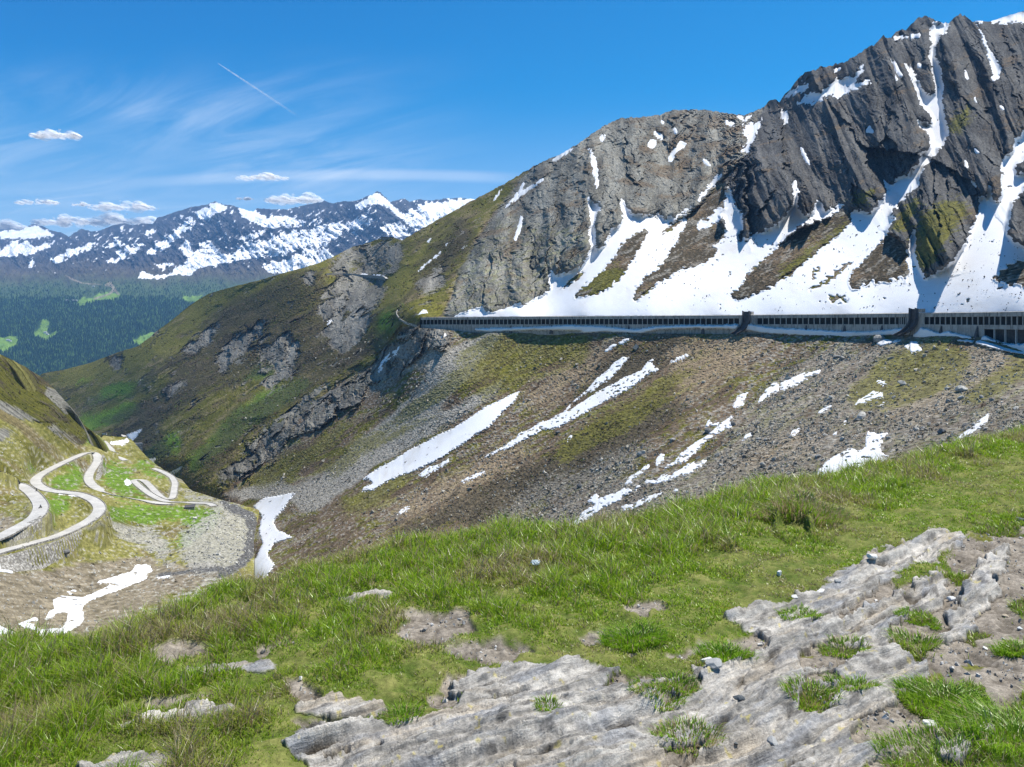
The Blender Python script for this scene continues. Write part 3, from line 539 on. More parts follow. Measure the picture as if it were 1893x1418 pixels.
# relief: slabs, flutes, gullies, boulders ---------------------------------------------
qr, pr = .92 * A2 + .39 * H2, .39 * A2 - .92 * H2
ql, pl = .98 * A2 - .16 * H2, .16 * A2 + .98 * H2
right = sst(1330, 1400, px + n1 * 25)
q, p = lerp(ql, qr, right), lerp(pl, pr, right)
wq = q + fbm(q / 50, p / 120, 4, 91) * 14
def slabs(l, seed): 
    t = wq / l + fbm(q / l * .6, p / l * .14, 3, seed) * .8
    return 1 - saw(t, .36)
s1, s2, s3 = slabs(46, 101), slabs(17, 105), slabs(6.3, 109)
crack = ridged(q / 5.0, p / 14, 4, 113)
fq, fp = q + 1.2 * n3 + 6 * n1, p + 3 * n3
fa1, fa2, fa3, fa4 = facet(fq / 20, fp / 75, 1, 1.6), facet(fq / 7.5, fp / 32, 2, 1.6), facet(fq / 3.0, fp / 12, 3, 1.4), facet(fq / 1.5, fp / 3.2, 4, 1.2)
prot = rk_crag * (20 * s1 + 9.0 * s2 * (.3 + s1) + 2.0 * s3 + 16 * facet(fq / 42, fp / 130, 14, 2.0) + 9.0 * fa1 + 3.8 * fa2 + 1.1 * fa3 + .5 * fa4 + .4 * crack + 6 * fbm(q / 50, p / 90, 3, 117) - 22) \
     + rk_cliff * (1 - rk_crag) * (20 * ridged(q / 30, p / 120, 2, 121) + 8 * ridged(q / 11 + n1, p / 50, 3, 125) + 7 * facet(fq / 15, fp / 50, 5, 1.5) + 4.5 * facet(fq / 6, fp / 20, 6, 1.5) + 1.6 * fa3 + .9 * fa4 + 1.0 * crack + 8 * fbm(q / 25, p / 25, 3, 131) - 15) \
     + rk_spur * (1 - np.maximum(rk_cliff, rk_crag)) * (7 * ridged(ql / 20 + n1, pl / 40, 3, 135) + 7 * facet(fq / 11, fp / 24, 7, 1.6) + 3.5 * facet(fq / 4.5, fp / 9, 8, 1.5) + 1.8 * fa4 + .9 * crack - 5)
bul = ALLUP.blurred(20)(px, py); bul2 = ALLUP.blurred(5)(px, py)
zone_up = np.maximum(rk_crag, rk_cliff * sst(960, 1100, px))
prot = prot + zone_up * (9 * sst(.9, .0, bul) + 7 * np.clip((.85 - bul2) / .6, 0, 1)) + strip * 3.0
gul = fbm(fc / 38, fl / 220, 4, 141)
low = 1 - np.maximum(rk, snow_up)
prot = prot + wsp * (1 - rk) * (16 * ridged(fc / 34, fl / 120, 3, 145) + 3.5 * str1 + 1.8 * spk) + low * (1 - wsp) * (3.2 * gul + 1.3 * str1 + .9 * spk + .5 * spk2) 
X_, Dg_, zr_, zb_ = gal(px)
pb_ = HY - zb_ / Dg_ * F
near = np.exp(-((py - (pb_ + 578) / 2) / 22) ** 2) * sst(735, 775, px)                   # keep the bench of the gallery clean
prot = prot * (1 - near * .92) * (1 - np.maximum(.93 * Mask.box(mk_apron(fx_, fy_), 2), .4 * Mask.box(snow_up, 2)))
DM = D0 - prot
M.P = ray(px, py, DM); M.D = DM
# rock colours
vr = .45 + .9 * fbm(q / 12, p / 26, 4, 151) + .5 * spk2 + .35 * fbm(q / 3, p / 5, 3, 153)
col = paint(col, 'spurrock', rk_spur * .92, vr)
col = paint(col, 'cliff', rk_cliff, vr)
col = col * (1 + (np.array([.02, .03, -.22], np.float32) * (W('lichen', .5, .3) * rk_cliff * sst(-.1, .3, n3))[..., None]))
col = paint(col, 'brown', W('warm', .7, .3, n3) * sst(-.05, .25, n1 + spk * .5) * .8, .5 + spk)
col = paint(col, 'brown', rk_cliff * sst(.1, .35, n2 + spk * .35) * .7, .4 + spk)
col = paint(col, 'crag', rk_crag, vr)
col = paint(col, 'brown', rk_crag * sst(.2, .42, n2 + spk * .3) * .65, .4 + spk)
col = paint(col, 'shrub', strip, .5 + spk + spk2 * .6)
col = paint(col, 'brown', strip * sst(.0, .25, n1 + spk * .6), .5 + spk2 * .7)
col = paint(col, 'scree', strip * sst(.08, .25, str2 + spk * .4) * .7, .3 + spk2)
col = paint(col, 'olive', W('moss', .8, .25, n3 + spk) * .85, .35 + spk * .9)
# the stream gorge's dark stones and the old road ledge
col = col * 1.0
Pm, Cm = M.with_back(M.P, col)
mt_mount = terrain_mat('mountain ground', .35, 1.6, .5, .5)
o = link('mountain', grid_mesh('mountain', Pm, Cm, None, False), mt_mount); tag(o, kind='structure')

# snow lying on the sheet ---------------------------------------------------------
mt_snow = snow_mat('old snow', .05, .35)
DS0 = DepM(px, py).astype(np.float32) - zone_up * 0
def snow_on(sheet, Dg, Dsm, name, m, thick, bias=.5, mat=None, soft=None):
    """a body of snow: proud of the ground inside the outline, sunk below it at the edge"""
    cov = np.clip((m - bias) * 3.0, -1, 1)
    D = Dsm - cov * thick
    keep = m > .22
    if not keep.any(): return None
    c0, c1 = np.where(keep.any(0))[0][[0, -1]]; r0, r1 = np.where(keep.any(1))[0][[0, -1]]
    c0, r0 = max(c0 - 1, 0), max(r0 - 1, 0); sl = (slice(r0, r1 + 2), slice(c0, c1 + 2))
    P = ray(sheet.px[sl], sheet.py[sl], D[sl])
    return link(name, grid_mesh(name, P, None, keep[sl]), mat or mt_snow)
k5 = lambda a, r=3: Mask.box(a.astype(np.float32), r)
und = 2.2 * fbm(A_ / 60, B_ / 90, 3, 161) + .5 * fbm(A_ / 14, B_ / 30, 3, 163) + .10 * fbm(A_ / 3, B_ / 8, 2, 164)
ma = mk_apron(fx_, fy_)
flk = sst(.47, .58, fbm(A_ / 4, B_ / 5, 3, 165) + .25 * fbm(A_ / 30, B_ / 50, 2, 167)) * sst(0.9, 1.0, ma) * sst(1120, 1200, px) * sst(590, 560, py)
DSa = k5(DM, 2) * (1 - sst(.4, .9, k5(ma, 2))) + (D0 - und * .6) * sst(.4, .9, k5(ma, 2))
DSa = np.minimum(DSa, DM + 1.0 * sst(.8, 1., ma) * sst(.5, .9, k5(ma, 2)))
o = snow_on(M, DM, DSa, 'snowfield', ma - flk * .9, 1.3, .36)
tag(o, kind='stuff')
names_up = {'ledge': 'snow ledge slanting along the upper crest above the dark crags', 'gully': 'narrow snow gully between two dark slabs at upper right', 'top': 'snow cap on the summit ridge at the top right',
            'saddle': 'tapering snow gully in the notch between the rounded summit and the dark crags', 'cleft': 'thin slanting snow cleft under the rounded grey summit', 'couloir': 'upright snow couloir high in the grey cliff',
            'flecks': None, 'ribbon': None}
for k, lab in names_up.items():
    if lab:
        o = snow_on(M, DM, k5(DM, 2), 'snow_patch', mk_up[k](fx_, fy_), 1.6, .32); tag(o, lab, 'snow patch')
    else:
        for i, poly in enumerate(UPPER[k]):
            o = snow_on(M, DM, k5(DM, 2), 'snow_patch', Mask(poly, .8)(px + n3 * 1.2, py + spk * 1.2), 1.6, .3)
            if o: tag(o, {'flecks': 'small snow fleck caught on a ledge of the rocky crest', 'ribbon': 'thin snow ribbon on the shoulder left of the grey cliff'}[k], 'snow patch', {'flecks': 'snow flecks on the high rocks', 'ribbon': 'thin snow ribbons on the shoulder'}[k])
Dsm = k5(DM, 3)
LSNOW2 = []
for lab, th, polys in LSNOW:
    for i, pl_ in enumerate(polys): LSNOW2.append((lab if isinstance(lab, str) else lab[i], th, [pl_]))
for lab, th, polys in LSNOW2:
    ww = 1.0 if min(q[1] for pl_ in polys for q in pl_) > 640 else .5
    m = Mask(polys, 1.0)(px + (n3 * 3.0 + spk * 2.5) * ww, py + (spk2 * 3.2 + n2 * 2.5) * ww)
    if 'bank' not in lab: m = m - .38 * sst(.10, .40, spk + .4 * spk2) * sst(1.0, .55, k5(m, 3)) * ww
    m = m - sst(.25, .45, spk + str2 * .5) * .8 * (m > .6) * (th < .95) * ww
    o = snow_on(M, DM, np.minimum(Dsm, Dg_ - .6) if 'bank' in lab else Dsm, 'snow_bank' if 'bank' in lab else 'snow_patch', m, th * 1.25, .34 if 'bank' in lab else .46)
    if o: tag(o, lab, 'snow bank' if 'bank' in lab else 'snow patch')
SNOWL = np.zeros_like(px)
for lab, th, polys in LSNOW: SNOWL = np.maximum(SNOWL, Mask(polys, 1.0)(px, py))
# ======================================================================= LEFT HILLSIDE with the old hairpin road
TOP_L = [(-130, 640), (0, 655), (25, 668), (60, 690), (85, 712), (110, 740), (125, 762), (145, 783), (170, 801), (200, 806), (233, 808), (250, 828), (262, 842), (285, 860), (310, 877), (325, 885), (333, 895), (345, 905), (370, 912), (400, 922), (440, 932), (470, 940), (520, 962), (620, 1000)]
BOT_L = [(-130, 1340), (0, 1275), (200, 1235), (350, 1170), (440, 1125), (520, 1095), (620, 1075)]
cl = [(0, 1022, 330), (0, 873, 445), (76, 942, 385), (182, 940, 440), (75, 890, 530), (110, 910, 485), (180, 842, 660), (165, 890, 590), (150, 915, 475), (130, 912, 479), (169, 923, 461), (198, 911, 551), (225, 918, 556), (250, 923, 560), (310, 930, 568), (320, 928.5, 575), (394, 935, 575), (323, 895, 660), (316, 920, 594), (257, 905, 615), (260, 870, 690),
      (470, 940, 605), (450, 1060, 440), (420, 1000, 505), (345, 905, 650), (285, 860, 750), (225, 852, 745), (240, 843, 785), (185, 814, 800), (200, 806, 850), (233, 808, 885),
      (0, 655, 575), (60, 690, 630), (110, 740, 655), (168, 801, 715), (0, 720, 547), (0, 780, 515), (100, 800, 610), (150, 830, 660), (60, 830, 550), (100, 870, 570), (60, 770, 585),
      (0, 940, 405), (30, 985, 347), (60, 1008, 352), (0, 998, 335), (110, 990, 378), (45, 971, 363), (100, 1050, 355), (0, 1060, 312), (150, 1110, 342), (0, 1190, 255), (270, 1045, 432), (300, 1100, 372), (200, 1000, 430), (300, 970, 515), (130, 960, 415), (420, 1060, 430), (300, 1160, 320), (0, 1270, 215),
      (520, 1000, 620), (600, 1010, 700), (520, 1080, 560), (-120, 900, 400), (-120, 655, 540), (-120, 1100, 270), (-120, 1330, 190), (130, 785, 665), (40, 700, 610)]
L = Sheet(-130, 620, 700, 560, TOP_L, BOT_L, jag=lambda x: fbm(x / 9, x * 0, 4, 5, .6) * 1.6)
DepL = tps(cl)
px, py = L.px, L.py
D0 = DepL(px, py).astype(np.float32)
A_, B_ = (px - CX) / F * D0, (HY - py) / F * D0 + .55 * D0
n1, n2, n3 = fbm(A_ / 30, B_ / 30, 5, 201), fbm(A_ / 30, B_ / 30, 5, 221), fbm(A_ / 7, B_ / 7, 4, 231)
spk, spk2 = fbm(A_ / 2.2, B_ / 2.6, 3, 241), pn(A_ / 1.0, B_ / 1.0, 245)
A2, H2 = (px - CX) / F * 500, (HY - py) / F * 500
fc, fl = .55 * A2 + .84 * H2 + 4 * n1, .84 * A2 - .55 * H2
str1 = fbm(fc / 5, fl / 26, 5, 251)
wx, wy = px + n1 * 6 + n3 * 2.5, py + n2 * 6 + spk * 2.5
ROADS = {   # centre lines; half widths in metres
  'main': ([(-60, 1042), (0, 1022), (60, 1006), (110, 991), (150, 972), (174, 957), (184, 942), (174, 927), (145, 915), (112, 911), (88, 907), (70, 898), (66, 888), (78, 877), (108, 861), (140, 846), (158, 839), (172, 838), (181, 846), (178, 858), (167, 874), (164, 888), (176, 902), (205, 915), (245, 923), (290, 931), (316, 933)], 3.0),
  'upper': ([(-60, 850), (0, 875), (30, 893), (55, 910), (70, 926), (75, 940), (67, 956), (45, 971), (20, 984), (0, 995), (-60, 1020)], 3.2),
  'lower': ([(396, 937), (385, 932), (360, 931), (320, 929), (300, 926), (281, 917), (264, 905), (250, 893), (247, 889.5), (254, 888), (266, 890), (277, 899), (288, 911), (299, 921), (312, 924), (319, 920), (322, 905), (323, 893), (316, 882), (300, 873), (284, 867)], 2.3),
  'far': ([(232, 852), (212, 842), (196, 834), (184, 826), (177, 818), (178, 814.5), (187, 814.5), (194, 819), (200, 826), (208, 833), (220, 839), (236, 842)], 2.4),
  'ravine': ([(160, 797.5), (180, 799.5), (205, 801.5), (222, 804), (232, 808)], 2.4),
}
def smooth_line(pts, n=10):
    P = [np.array(p, float) for p in pts]; out = []
    for i in range(len(P) - 1):
        a, b, c, d = P[max(i - 1, 0)], P[i], P[i + 1], P[min(i + 2, len(P) - 1)]
        for k in range(n):
            t = k / n
            out.append(.5 * (2 * b + (c - a) * t + (2 * a - 5 * b + 4 * c - d) * t * t + (3 * b - a - 3 * c + d) * t ** 3))
    out.append(P[-1]); return np.array(out)
ZL = {'green': Mask([[(195, 905), (190, 870), (200, 850), (240, 870), (250, 900), (290, 915), (260, 920), (215, 912)], [(190, 935), (260, 935), (400, 938), (420, 955), (380, 990), (330, 960), (260, 970), (200, 960)], [(75, 895), (100, 880), (160, 860), (150, 905), (100, 905)], [(320, 1000), (400, 955), (350, 1010), (280, 1020)], [(20, 850), (80, 840), (60, 860)], [(100, 770), (170, 800), (200, 820), (150, 820)], [(255, 895), (275, 900), (290, 918), (275, 915)], [(92, 915), (140, 925), (120, 950), (80, 960)], [(255, 845), (320, 885), (300, 890), (240, 860)]], 9),
      'gravel': Mask([[(335, 985), (400, 945), (440, 940), (475, 960), (480, 1000), (450, 1050), (400, 1070), (340, 1050)], [(340, 905), (400, 918), (470, 940), (400, 940), (335, 925)], [(190, 960), (300, 980), (330, 1050), (230, 1000)], [(0, 800), (20, 790), (30, 815), (10, 825)], [(25, 900), (58, 930), (40, 935)], [(-20, 1180), (150, 1190), (350, 1100), (420, 1070), (430, 1110), (200, 1240), (-20, 1270)]], 10),
      'soil': Mask([[(-60, 1055), (60, 1060), (150, 1040), (270, 1030), (330, 1070), (300, 1110), (150, 1180), (-60, 1210)], [(280, 1040), (420, 1040), (420, 1080), (300, 1100)], [(-20, 955), (25, 950), (30, 975), (-20, 990)], [(90, 985), (135, 960), (150, 965), (100, 985)], [(170, 915), (215, 925), (205, 932), (150, 920)]], 9),
      'dark': Mask([[(-60, 630), (60, 680), (170, 795), (150, 828), (60, 772), (0, 740), (-60, 740)]], 6),
      'rock': Mask([[(82, 712), (108, 716), (122, 750), (128, 772), (112, 758), (90, 735)], [(-10, 735), (30, 752), (60, 772), (90, 785), (60, 780), (0, 760)], [(90, 950), (110, 940), (100, 955)], [(-10, 790), (18, 795), (20, 812), (-10, 815)], [(50, 893), (88, 903), (80, 897)], [(95, 782), (150, 825), (145, 828), (90, 790)]], 4),
      'stream': Mask([[(400, 920), (440, 935), (470, 945), (480, 985), (468, 1030), (450, 1050), (410, 1075), (395, 1060), (440, 1040), (455, 1000), (455, 960), (420, 945)], [(290, 1062), (400, 1045), (420, 1050), (300, 1072)]], 4)}
Z = {k: m(wx, wy) for k, m in ZL.items()}
grain = fbm(A2 / 2.6, H2 / 1.5, 4, 261)
g = .5 + .35 * str1 + .5 * spk + .9 * grain
col = tint('meadow', g)
col = paint(col, 'olive', sst(.0, .25, n1 + spk * .4), g)
col = paint(col, 'brown', sst(.12, .4, n2 + str1 * .5) * .6, .6 + spk)
col = paint(col, 'green', sst(.3, .7, Z['green'] + n3 * .6 + spk * .3) * .85, .35 + spk * .9 + n3 * .6)
col = paint(col, 'dirt', sst(.3, .7, Z['soil'] + n3 * .5) * .9, .5 + spk + str1 * .5)
col = paint(col, 'olive', sst(.3, .7, Z['dark'] + n3 * .2), .25 + .5 * str1 + .8 * spk)
col = paint(col, 'shrub', sst(.3, .7, Z['dark'] + n3 * .2) * sst(.02, .25, str1 + spk * .6) * .9, .4 + spk2)
col = paint(col, 'stones', sst(.35, .7, Z['gravel'] + n3 * .7 + spk * .5) * .8, .45 + spk2 * .8)
col = paint(col, 'stones', sst(.24, .34, grain + spk * .4 + n2 * .25) * sst(760, 860, py) * .75, .55 + spk2 * .5)
col = paint(col, 'crag', sst(.3, .7, Z['stream'] + n3 * .6), .6 + spk2)
rkL = sst(.35, .6, Z['rock'] + n3 * .6)
col = paint(col, 'cliff', rkL, .5 + spk)
prot = 1.4 * n1 + .9 * n3 + .4 * spk + .3 * str1 + .5 * grain + .25 * spk2 + rkL * (1.2 * ridged(A2 / 9, H2 / 12, 3, 255)) + sst(.3, .7, Z['dark']) * (2.5 * ridged(A_ / 50, B_ / 90, 3, 257) + .6 * str1 + .8 * spk)
DL = D0 - prot
P = ray(px, py, DL); PB = ray(px, py, D0).reshape(-1, 3)
lines = {}
for k, (pts, hw) in ROADS.items():
    s = smooth_line(pts)
    c = ray(s[:, 0], s[:, 1], DepL(s[:, 0].astype(np.float32), s[:, 1].astype(np.float32)))
    c[:, 2] += .5
    for _ in range(5): c[1:-1] = .25 * c[:-2] + .5 * c[1:-1] + .25 * c[2:]
    lines[k] = (c, hw)
allc = np.concatenate([c for k, (c, h) in lines.items() if k != 'ravine']).astype(np.float32)
near_r = Mask([[(-140, 780), (260, 780), (420, 900), (420, 960), (200, 1010), (100, 1080), (-140, 1100)]], 1)(px, py) > .5
ii = np.where(near_r.ravel())[0]; Pf = P.reshape(-1, 3)
for c0 in range(0, len(ii), 40000):
    b = ii[c0:c0 + 40000]; q = Pf[b].astype(np.float32)
    d2 = (q[:, None, 0] - allc[None, :, 0]) ** 2 + (q[:, None, 1] - allc[None, :, 1]) ** 2
    j = d2.argmin(1); d = np.sqrt(d2[np.arange(len(b)), j])
    q = q + (PB[b] - q) * sst(26, 8, d)[:, None]; Pf[b] = q
    wgt = sst(7.0, 3.2, d)
    Pf[b, 2] = q[:, 2] + (allc[j, 2] - .25 - q[:, 2]) * wgt
    cc = col.reshape(-1, 3); m = sst(4.6, 3.0, d + spk.ravel()[b] * 3)[:, None] * .6
    cc[b] = cc[b] * (1 - m) + np.array([.2, .19, .165]) * m
L.P = P
PL, CL = L.with_back(P, col, n=8, dy=12, dz=4.0)
mt_hill = terrain_mat('hillside ground', .4, 1.8, .5, .4)
tag(link('hillside', grid_mesh('hillside', PL, CL), mt_hill), kind='structure')

# the foot of both slopes, running on below the knoll (hidden from the photograph's own standpoint)
gxs = np.linspace(-130, 1975, 420); tt_ = np.linspace(0, 1, 150)[:, None]
mixm = sst(470, 560, gxs)
ytop = np.interp(gxs, *np.array(BOT_L, float).T) * (1 - mixm) + np.interp(gxs, *np.array(BOT_M, float).T) * mixm - 10
dl = L.at(np.clip(gxs, -129, 619), ytop)[:, 1]; dm = M.at(np.clip(gxs, 31, 1974), ytop)[:, 1]
dtop = dl * (1 - mixm) + dm * mixm + 2.0
gpy = (ytop[None] * (1 - tt_) + 1900 * tt_).astype(np.float32); gpx2 = np.repeat(gxs[None], 150, 0).astype(np.float32)
gD3 = np.exp(np.log(dtop)[None] * (1 - tt_) + math.log(40) * tt_)
ga, gb = (gpx2 - CX) / F * gD3, gD3
gn, gn2 = fbm(ga / 22, gb / 22, 5, 281), fbm(ga / 4, gb / 4, 4, 285)
gD3 = gD3 - (1.6 * gn + .5 * gn2) * np.minimum(1, gD3 / 200) * sst(0, .06, tt_)
gcl = tint('brown', .5 + gn2); gcl = paint(gcl, 'olive', sst(-.05, .2, gn + gn2 * .4), .5 + gn2); gcl = paint(gcl, 'scree', sst(.08, .22, gn2 + gn * .5), .5 + gn2)
tag(link('ravine', grid_mesh('ravine', ray(gpx2, gpy, gD3), gcl, None, False), mt_hill), kind='structure')

# old snow in the near valley
VSNOW = [('forked snow patch in the brown hollow below the lowest road embankment', [zzB([(720, 430), (745, 460), (720, 475), (715, 500), (640, 530), (570, 560), (500, 580), (430, 610), (400, 640), (410, 690), (400, 720), (350, 750), (310, 770), (220, 790), (150, 780), (180, 750), (250, 740), (300, 740), (330, 700), (330, 660), (270, 670), (260, 690), (225, 690), (240, 655), (265, 650), (255, 600), (300, 580), (400, 590), (500, 550), (520, 540), (540, 520), (470, 525), (480, 510), (560, 490), (640, 465), (660, 433)])]),
         ('ragged snow arm left of the forked patch in the hollow', [zzB([(80, 722), (180, 683), (188, 700), (160, 730), (200, 745), (180, 755), (120, 740)])]),
         ('snow patch cut by the left picture edge just above the grass', [zzB([(-60, 700), (0, 728), (85, 766), (0, 775), (-60, 770)])]), ('lowest snow scrap above the grass at the left edge', [zzB([(-60, 775), (0, 788), (72, 826), (0, 838), (-60, 830)])]),
         ('tiny snow scrap above the forked patch', [zzB([(318, 562), (350, 555), (382, 556), (345, 576)])]), ('small snow scrap right of the forked patch', [zzB([(755, 495), (830, 485), (825, 502), (770, 502)])]),
         ('small snow scrap below the embankment at the left edge', [zzB([(-20, 425), (8, 440), (0, 455), (60, 465), (65, 475), (0, 470), (-20, 460)])]),
         ('thin snow strip melting on the bank beside the middle road', [zzT([(-60, 905), (60, 900), (240, 905), (300, 925), (420, 955), (400, 970), (300, 945), (150, 920), (-60, 915)]), zzT([(400, 905), (480, 915), (600, 945), (570, 952), (480, 930), (390, 915)])]),
         ('small snow block on the outside of the narrow road loop', [zzT([(690, 760), (705, 740), (770, 742), (755, 790), (745, 808)])]),
         ('flat snow strip in the ravine above the far road bends', [zzT([(525, 305), (600, 285), (735, 265), (745, 275), (700, 310), (660, 345), (640, 325), (550, 325)])]),]
D_L = L.P[..., 1].astype(np.float32); D_Ls = Mask.box(D_L, 2)
for lab, polys in VSNOW:
    m = Mask(polys, 1.0)(px + n3 * 3 + spk * 2.0, py + n2 * 2 + spk2 * 1.6)
    if 'forked' in lab: m = m - sst(.3, .45, spk + n3 * .3) * .8
    o = snow_on(L, D_L, D_Ls, 'snow_patch', m, .9)
    if o: tag(o, lab, 'snow patch')

# road, verge walls, embankments
m_road, t, b = surf('worn granite road', .85, .25)
gp = t.new('ShaderNodeNewGeometry').outputs['Position']
t.put(b.inputs['Base Color'], vary(t, vary(t, (.43, .415, .385), gp, .12, .85, 1.12), gp, 1.3, .88, 1.1)); bump(t, b, t.noise(gp, 3, 4, .6), .4, .08)
m_stone, t, b = surf('grey field stone', .95, .1)
gp = t.new('ShaderNodeNewGeometry').outputs['Position']
vo = t.new('ShaderNodeTexVoronoi', feature='F1'); vo.inputs['Scale'].default_value = .9; t.l.new(gp, vo.inputs['Vector'])
sv = t.new('ShaderNodeSeparateXYZ'); t.l.new(vo.outputs['Color'], sv.inputs[0])
t.put(b.inputs['Base Color'], t.mix(t.ramp(vo.outputs['Distance'], .1, .75), t.mix(sv.outputs[0], (.30, .29, .26, 1), (.52, .50, .46, 1)), (.17, .16, .14, 1)))
bump(t, b, vo.outputs['Distance'], .8, -.35)
def ribbon(name, c, offs, zs, mat, **kw):
    """a strip along line c with the given lateral offsets and heights"""
    T = np.gradient(c, axis=0); T[:, 2] = 0; T /= np.linalg.norm(T, axis=1, keepdims=True) + 1e-9
    Nn = np.stack([T[:, 1], -T[:, 0], 0 * T[:, 0]], 1)
    P = np.stack([c + Nn * o_ + np.array([0, 0, z_]) for o_, z_ in zip(offs, zs)], 0)
    return tag(link(name, grid_mesh(name, P, None, None, False), mat), **kw)
for k, (c, hw) in lines.items():
    ribbon('road', c, (-hw, -hw * .5, 0, hw * .5, hw), (.08, .14, .17, .14, .08), m_road, kind='structure')
PW = {'main': (1, 'low stone kerb wall along the outer edge of the wide lower hairpins'), 'upper': (-1, 'low stone kerb wall along the bend of the upper left road'), 'lower': (1, 'low kerb wall along the outer edge of the narrow road loop')}
for k, (sd, lab) in PW.items():
    c, hw = lines[k]; ribbon('kerb_wall', c, (sd * (hw + .05), sd * (hw + .05), sd * (hw + .5), sd * (hw + .5)), (-.2, .35, .35, -.3), m_stone, label=lab, cat='kerb wall')
EMB = [('big cobbled stone embankment under the lowest road hairpin', [(-40, 1044), (0, 1030), (60, 1014), (110, 999), (152, 978), (148, 998), (130, 1022), (80, 1051), (30, 1057), (0, 1051), (-40, 1060)]),
       ('sloping cobbled embankment under the bend of the upper left road', [(78, 951), (78, 964), (72, 981), (55, 990), (37, 996), (20, 1005), (2, 1004), (24, 988), (51, 966), (70, 957)]),
       ('narrow curved cobbled embankment beside the upper hairpin', [(189, 840), (192, 841), (197, 850), (194, 868), (184, 886), (176, 888), (180, 872), (186, 855)])]
for lab, poly in EMB:
    m = Mask([poly], .6)((CX + F * L.P[..., 0] / L.P[..., 1] + spk * .8).astype(np.float32), (HY - F * L.P[..., 2] / L.P[..., 1] + spk2 * .6).astype(np.float32))
    keep = m > .3; cov = np.clip((m - .4) * 4, -.6, 1)[..., None]
    tag(link('embankment', grid_mesh('embankment', L.P + cov * np.array([0, -.55, .35]), None, keep), m_stone), lab, 'embankment')

# ======================================================================= FAR SIDE OF THE MAIN VALLEY (snow mountains and wooded slope)
SKY_F = [(-140, 436), (0, 430), (20, 424), (35, 428), (52, 419), (62, 415), (78, 418), (90, 426), (110, 430), (125, 440), (140, 430), (152, 424), (168, 430), (185, 427), (210, 417), (230, 413), (245, 418), (262, 414), (282, 416), (290, 404), (310, 398), (330, 391), (345, 386), (360, 383), (375, 381), (390, 376), (398, 373), (408, 378), (420, 379), (440, 384), (455, 389), (468, 392), (475, 386), (500, 388), (530, 388), (548, 384), (580, 377), (600, 373), (615, 377), (640, 372), (650, 374), (665, 371), (678, 363), (688, 360), (697, 354), (704, 358), (714, 366), (722, 374), (740, 370), (748, 368), (757, 374), (772, 370), (800, 372), (830, 367), (862, 368), (900, 372), (1000, 390)]
BOT_F = [(-140, 790), (80, 790), (300, 700), (600, 560), (1000, 500)]
cf = [(0, 430, 11000), (62, 415, 12000), (-140, 436, 11000), (230, 413, 10200), (398, 373, 9600), (550, 385, 9300), (697, 354, 8800), (860, 368, 9800), (1000, 390, 9800), (0, 500, 7200), (200, 500, 7000), (300, 520, 6700), (450, 500, 7000), (600, 470, 7300), (750, 420, 8000),
      (200, 560, 5700), (0, 560, 5800), (330, 570, 5600), (350, 480, 7700), (500, 440, 8200), (100, 460, 8800), (0, 630, 4700), (200, 640, 4600), (100, 700, 4000), (80, 790, 3300), (300, 700, 4000), (-140, 790, 3300), (-140, 600, 5000), (600, 560, 5600), (1000, 500, 7000)]
FS = Sheet(-140, 1000, 1300, 420, SKY_F, BOT_F, jag=lambda x: fbm(x / 7, x * 0, 4, 9, .6) * 2.6 - 1)
DepF = tps(cf); px, py = FS.px, FS.py
D0 = DepF(px, py).astype(np.float32)
A2, H2 = (px - CX) / F * 8000, (HY - py) / F * 8000
n1, n3 = fbm(A2 / 260, H2 / 200, 5, 301), fbm(A2 / 60, H2 / 50, 4, 311)
pk, qk = .8 * A2 + .6 * H2, -.6 * A2 + .8 * H2
rid = ridged((A2 + H2 * .5) / 520 + n1 * .35, (H2 - A2 * .15) / 900, 3, 321); rid2 = ridged((A2 + H2 * .7) / 170 + n1 * .4, H2 / 330, 3, 331); rid3 = ridged((A2 - H2 * .6) / 60, H2 / 110, 3, 341)
skt = np.interp(px, FS.cols, FS.top)
hi = sst(525, 470, py + n1 * 14 - (px - 300) * .0)
prot = hi * (420 * (rid - .5) + 230 * (rid2 - .5) + 110 * (rid3 - .5) + 60 * facet(pk / 70, qk / 50, 11, 1.6) + 30 * facet(pk / 26, qk / 20, 12, 1.6)) + (1 - hi) * (60 * n1 + 25 * n3)
prot = prot * sst(-4, 40, py - skt)
DF = D0 - prot
FS.P = ray(px, py, DF)
wx, wy = px + n1 * 9 + n3 * 9, py + n1 * 5 + n3 * 7
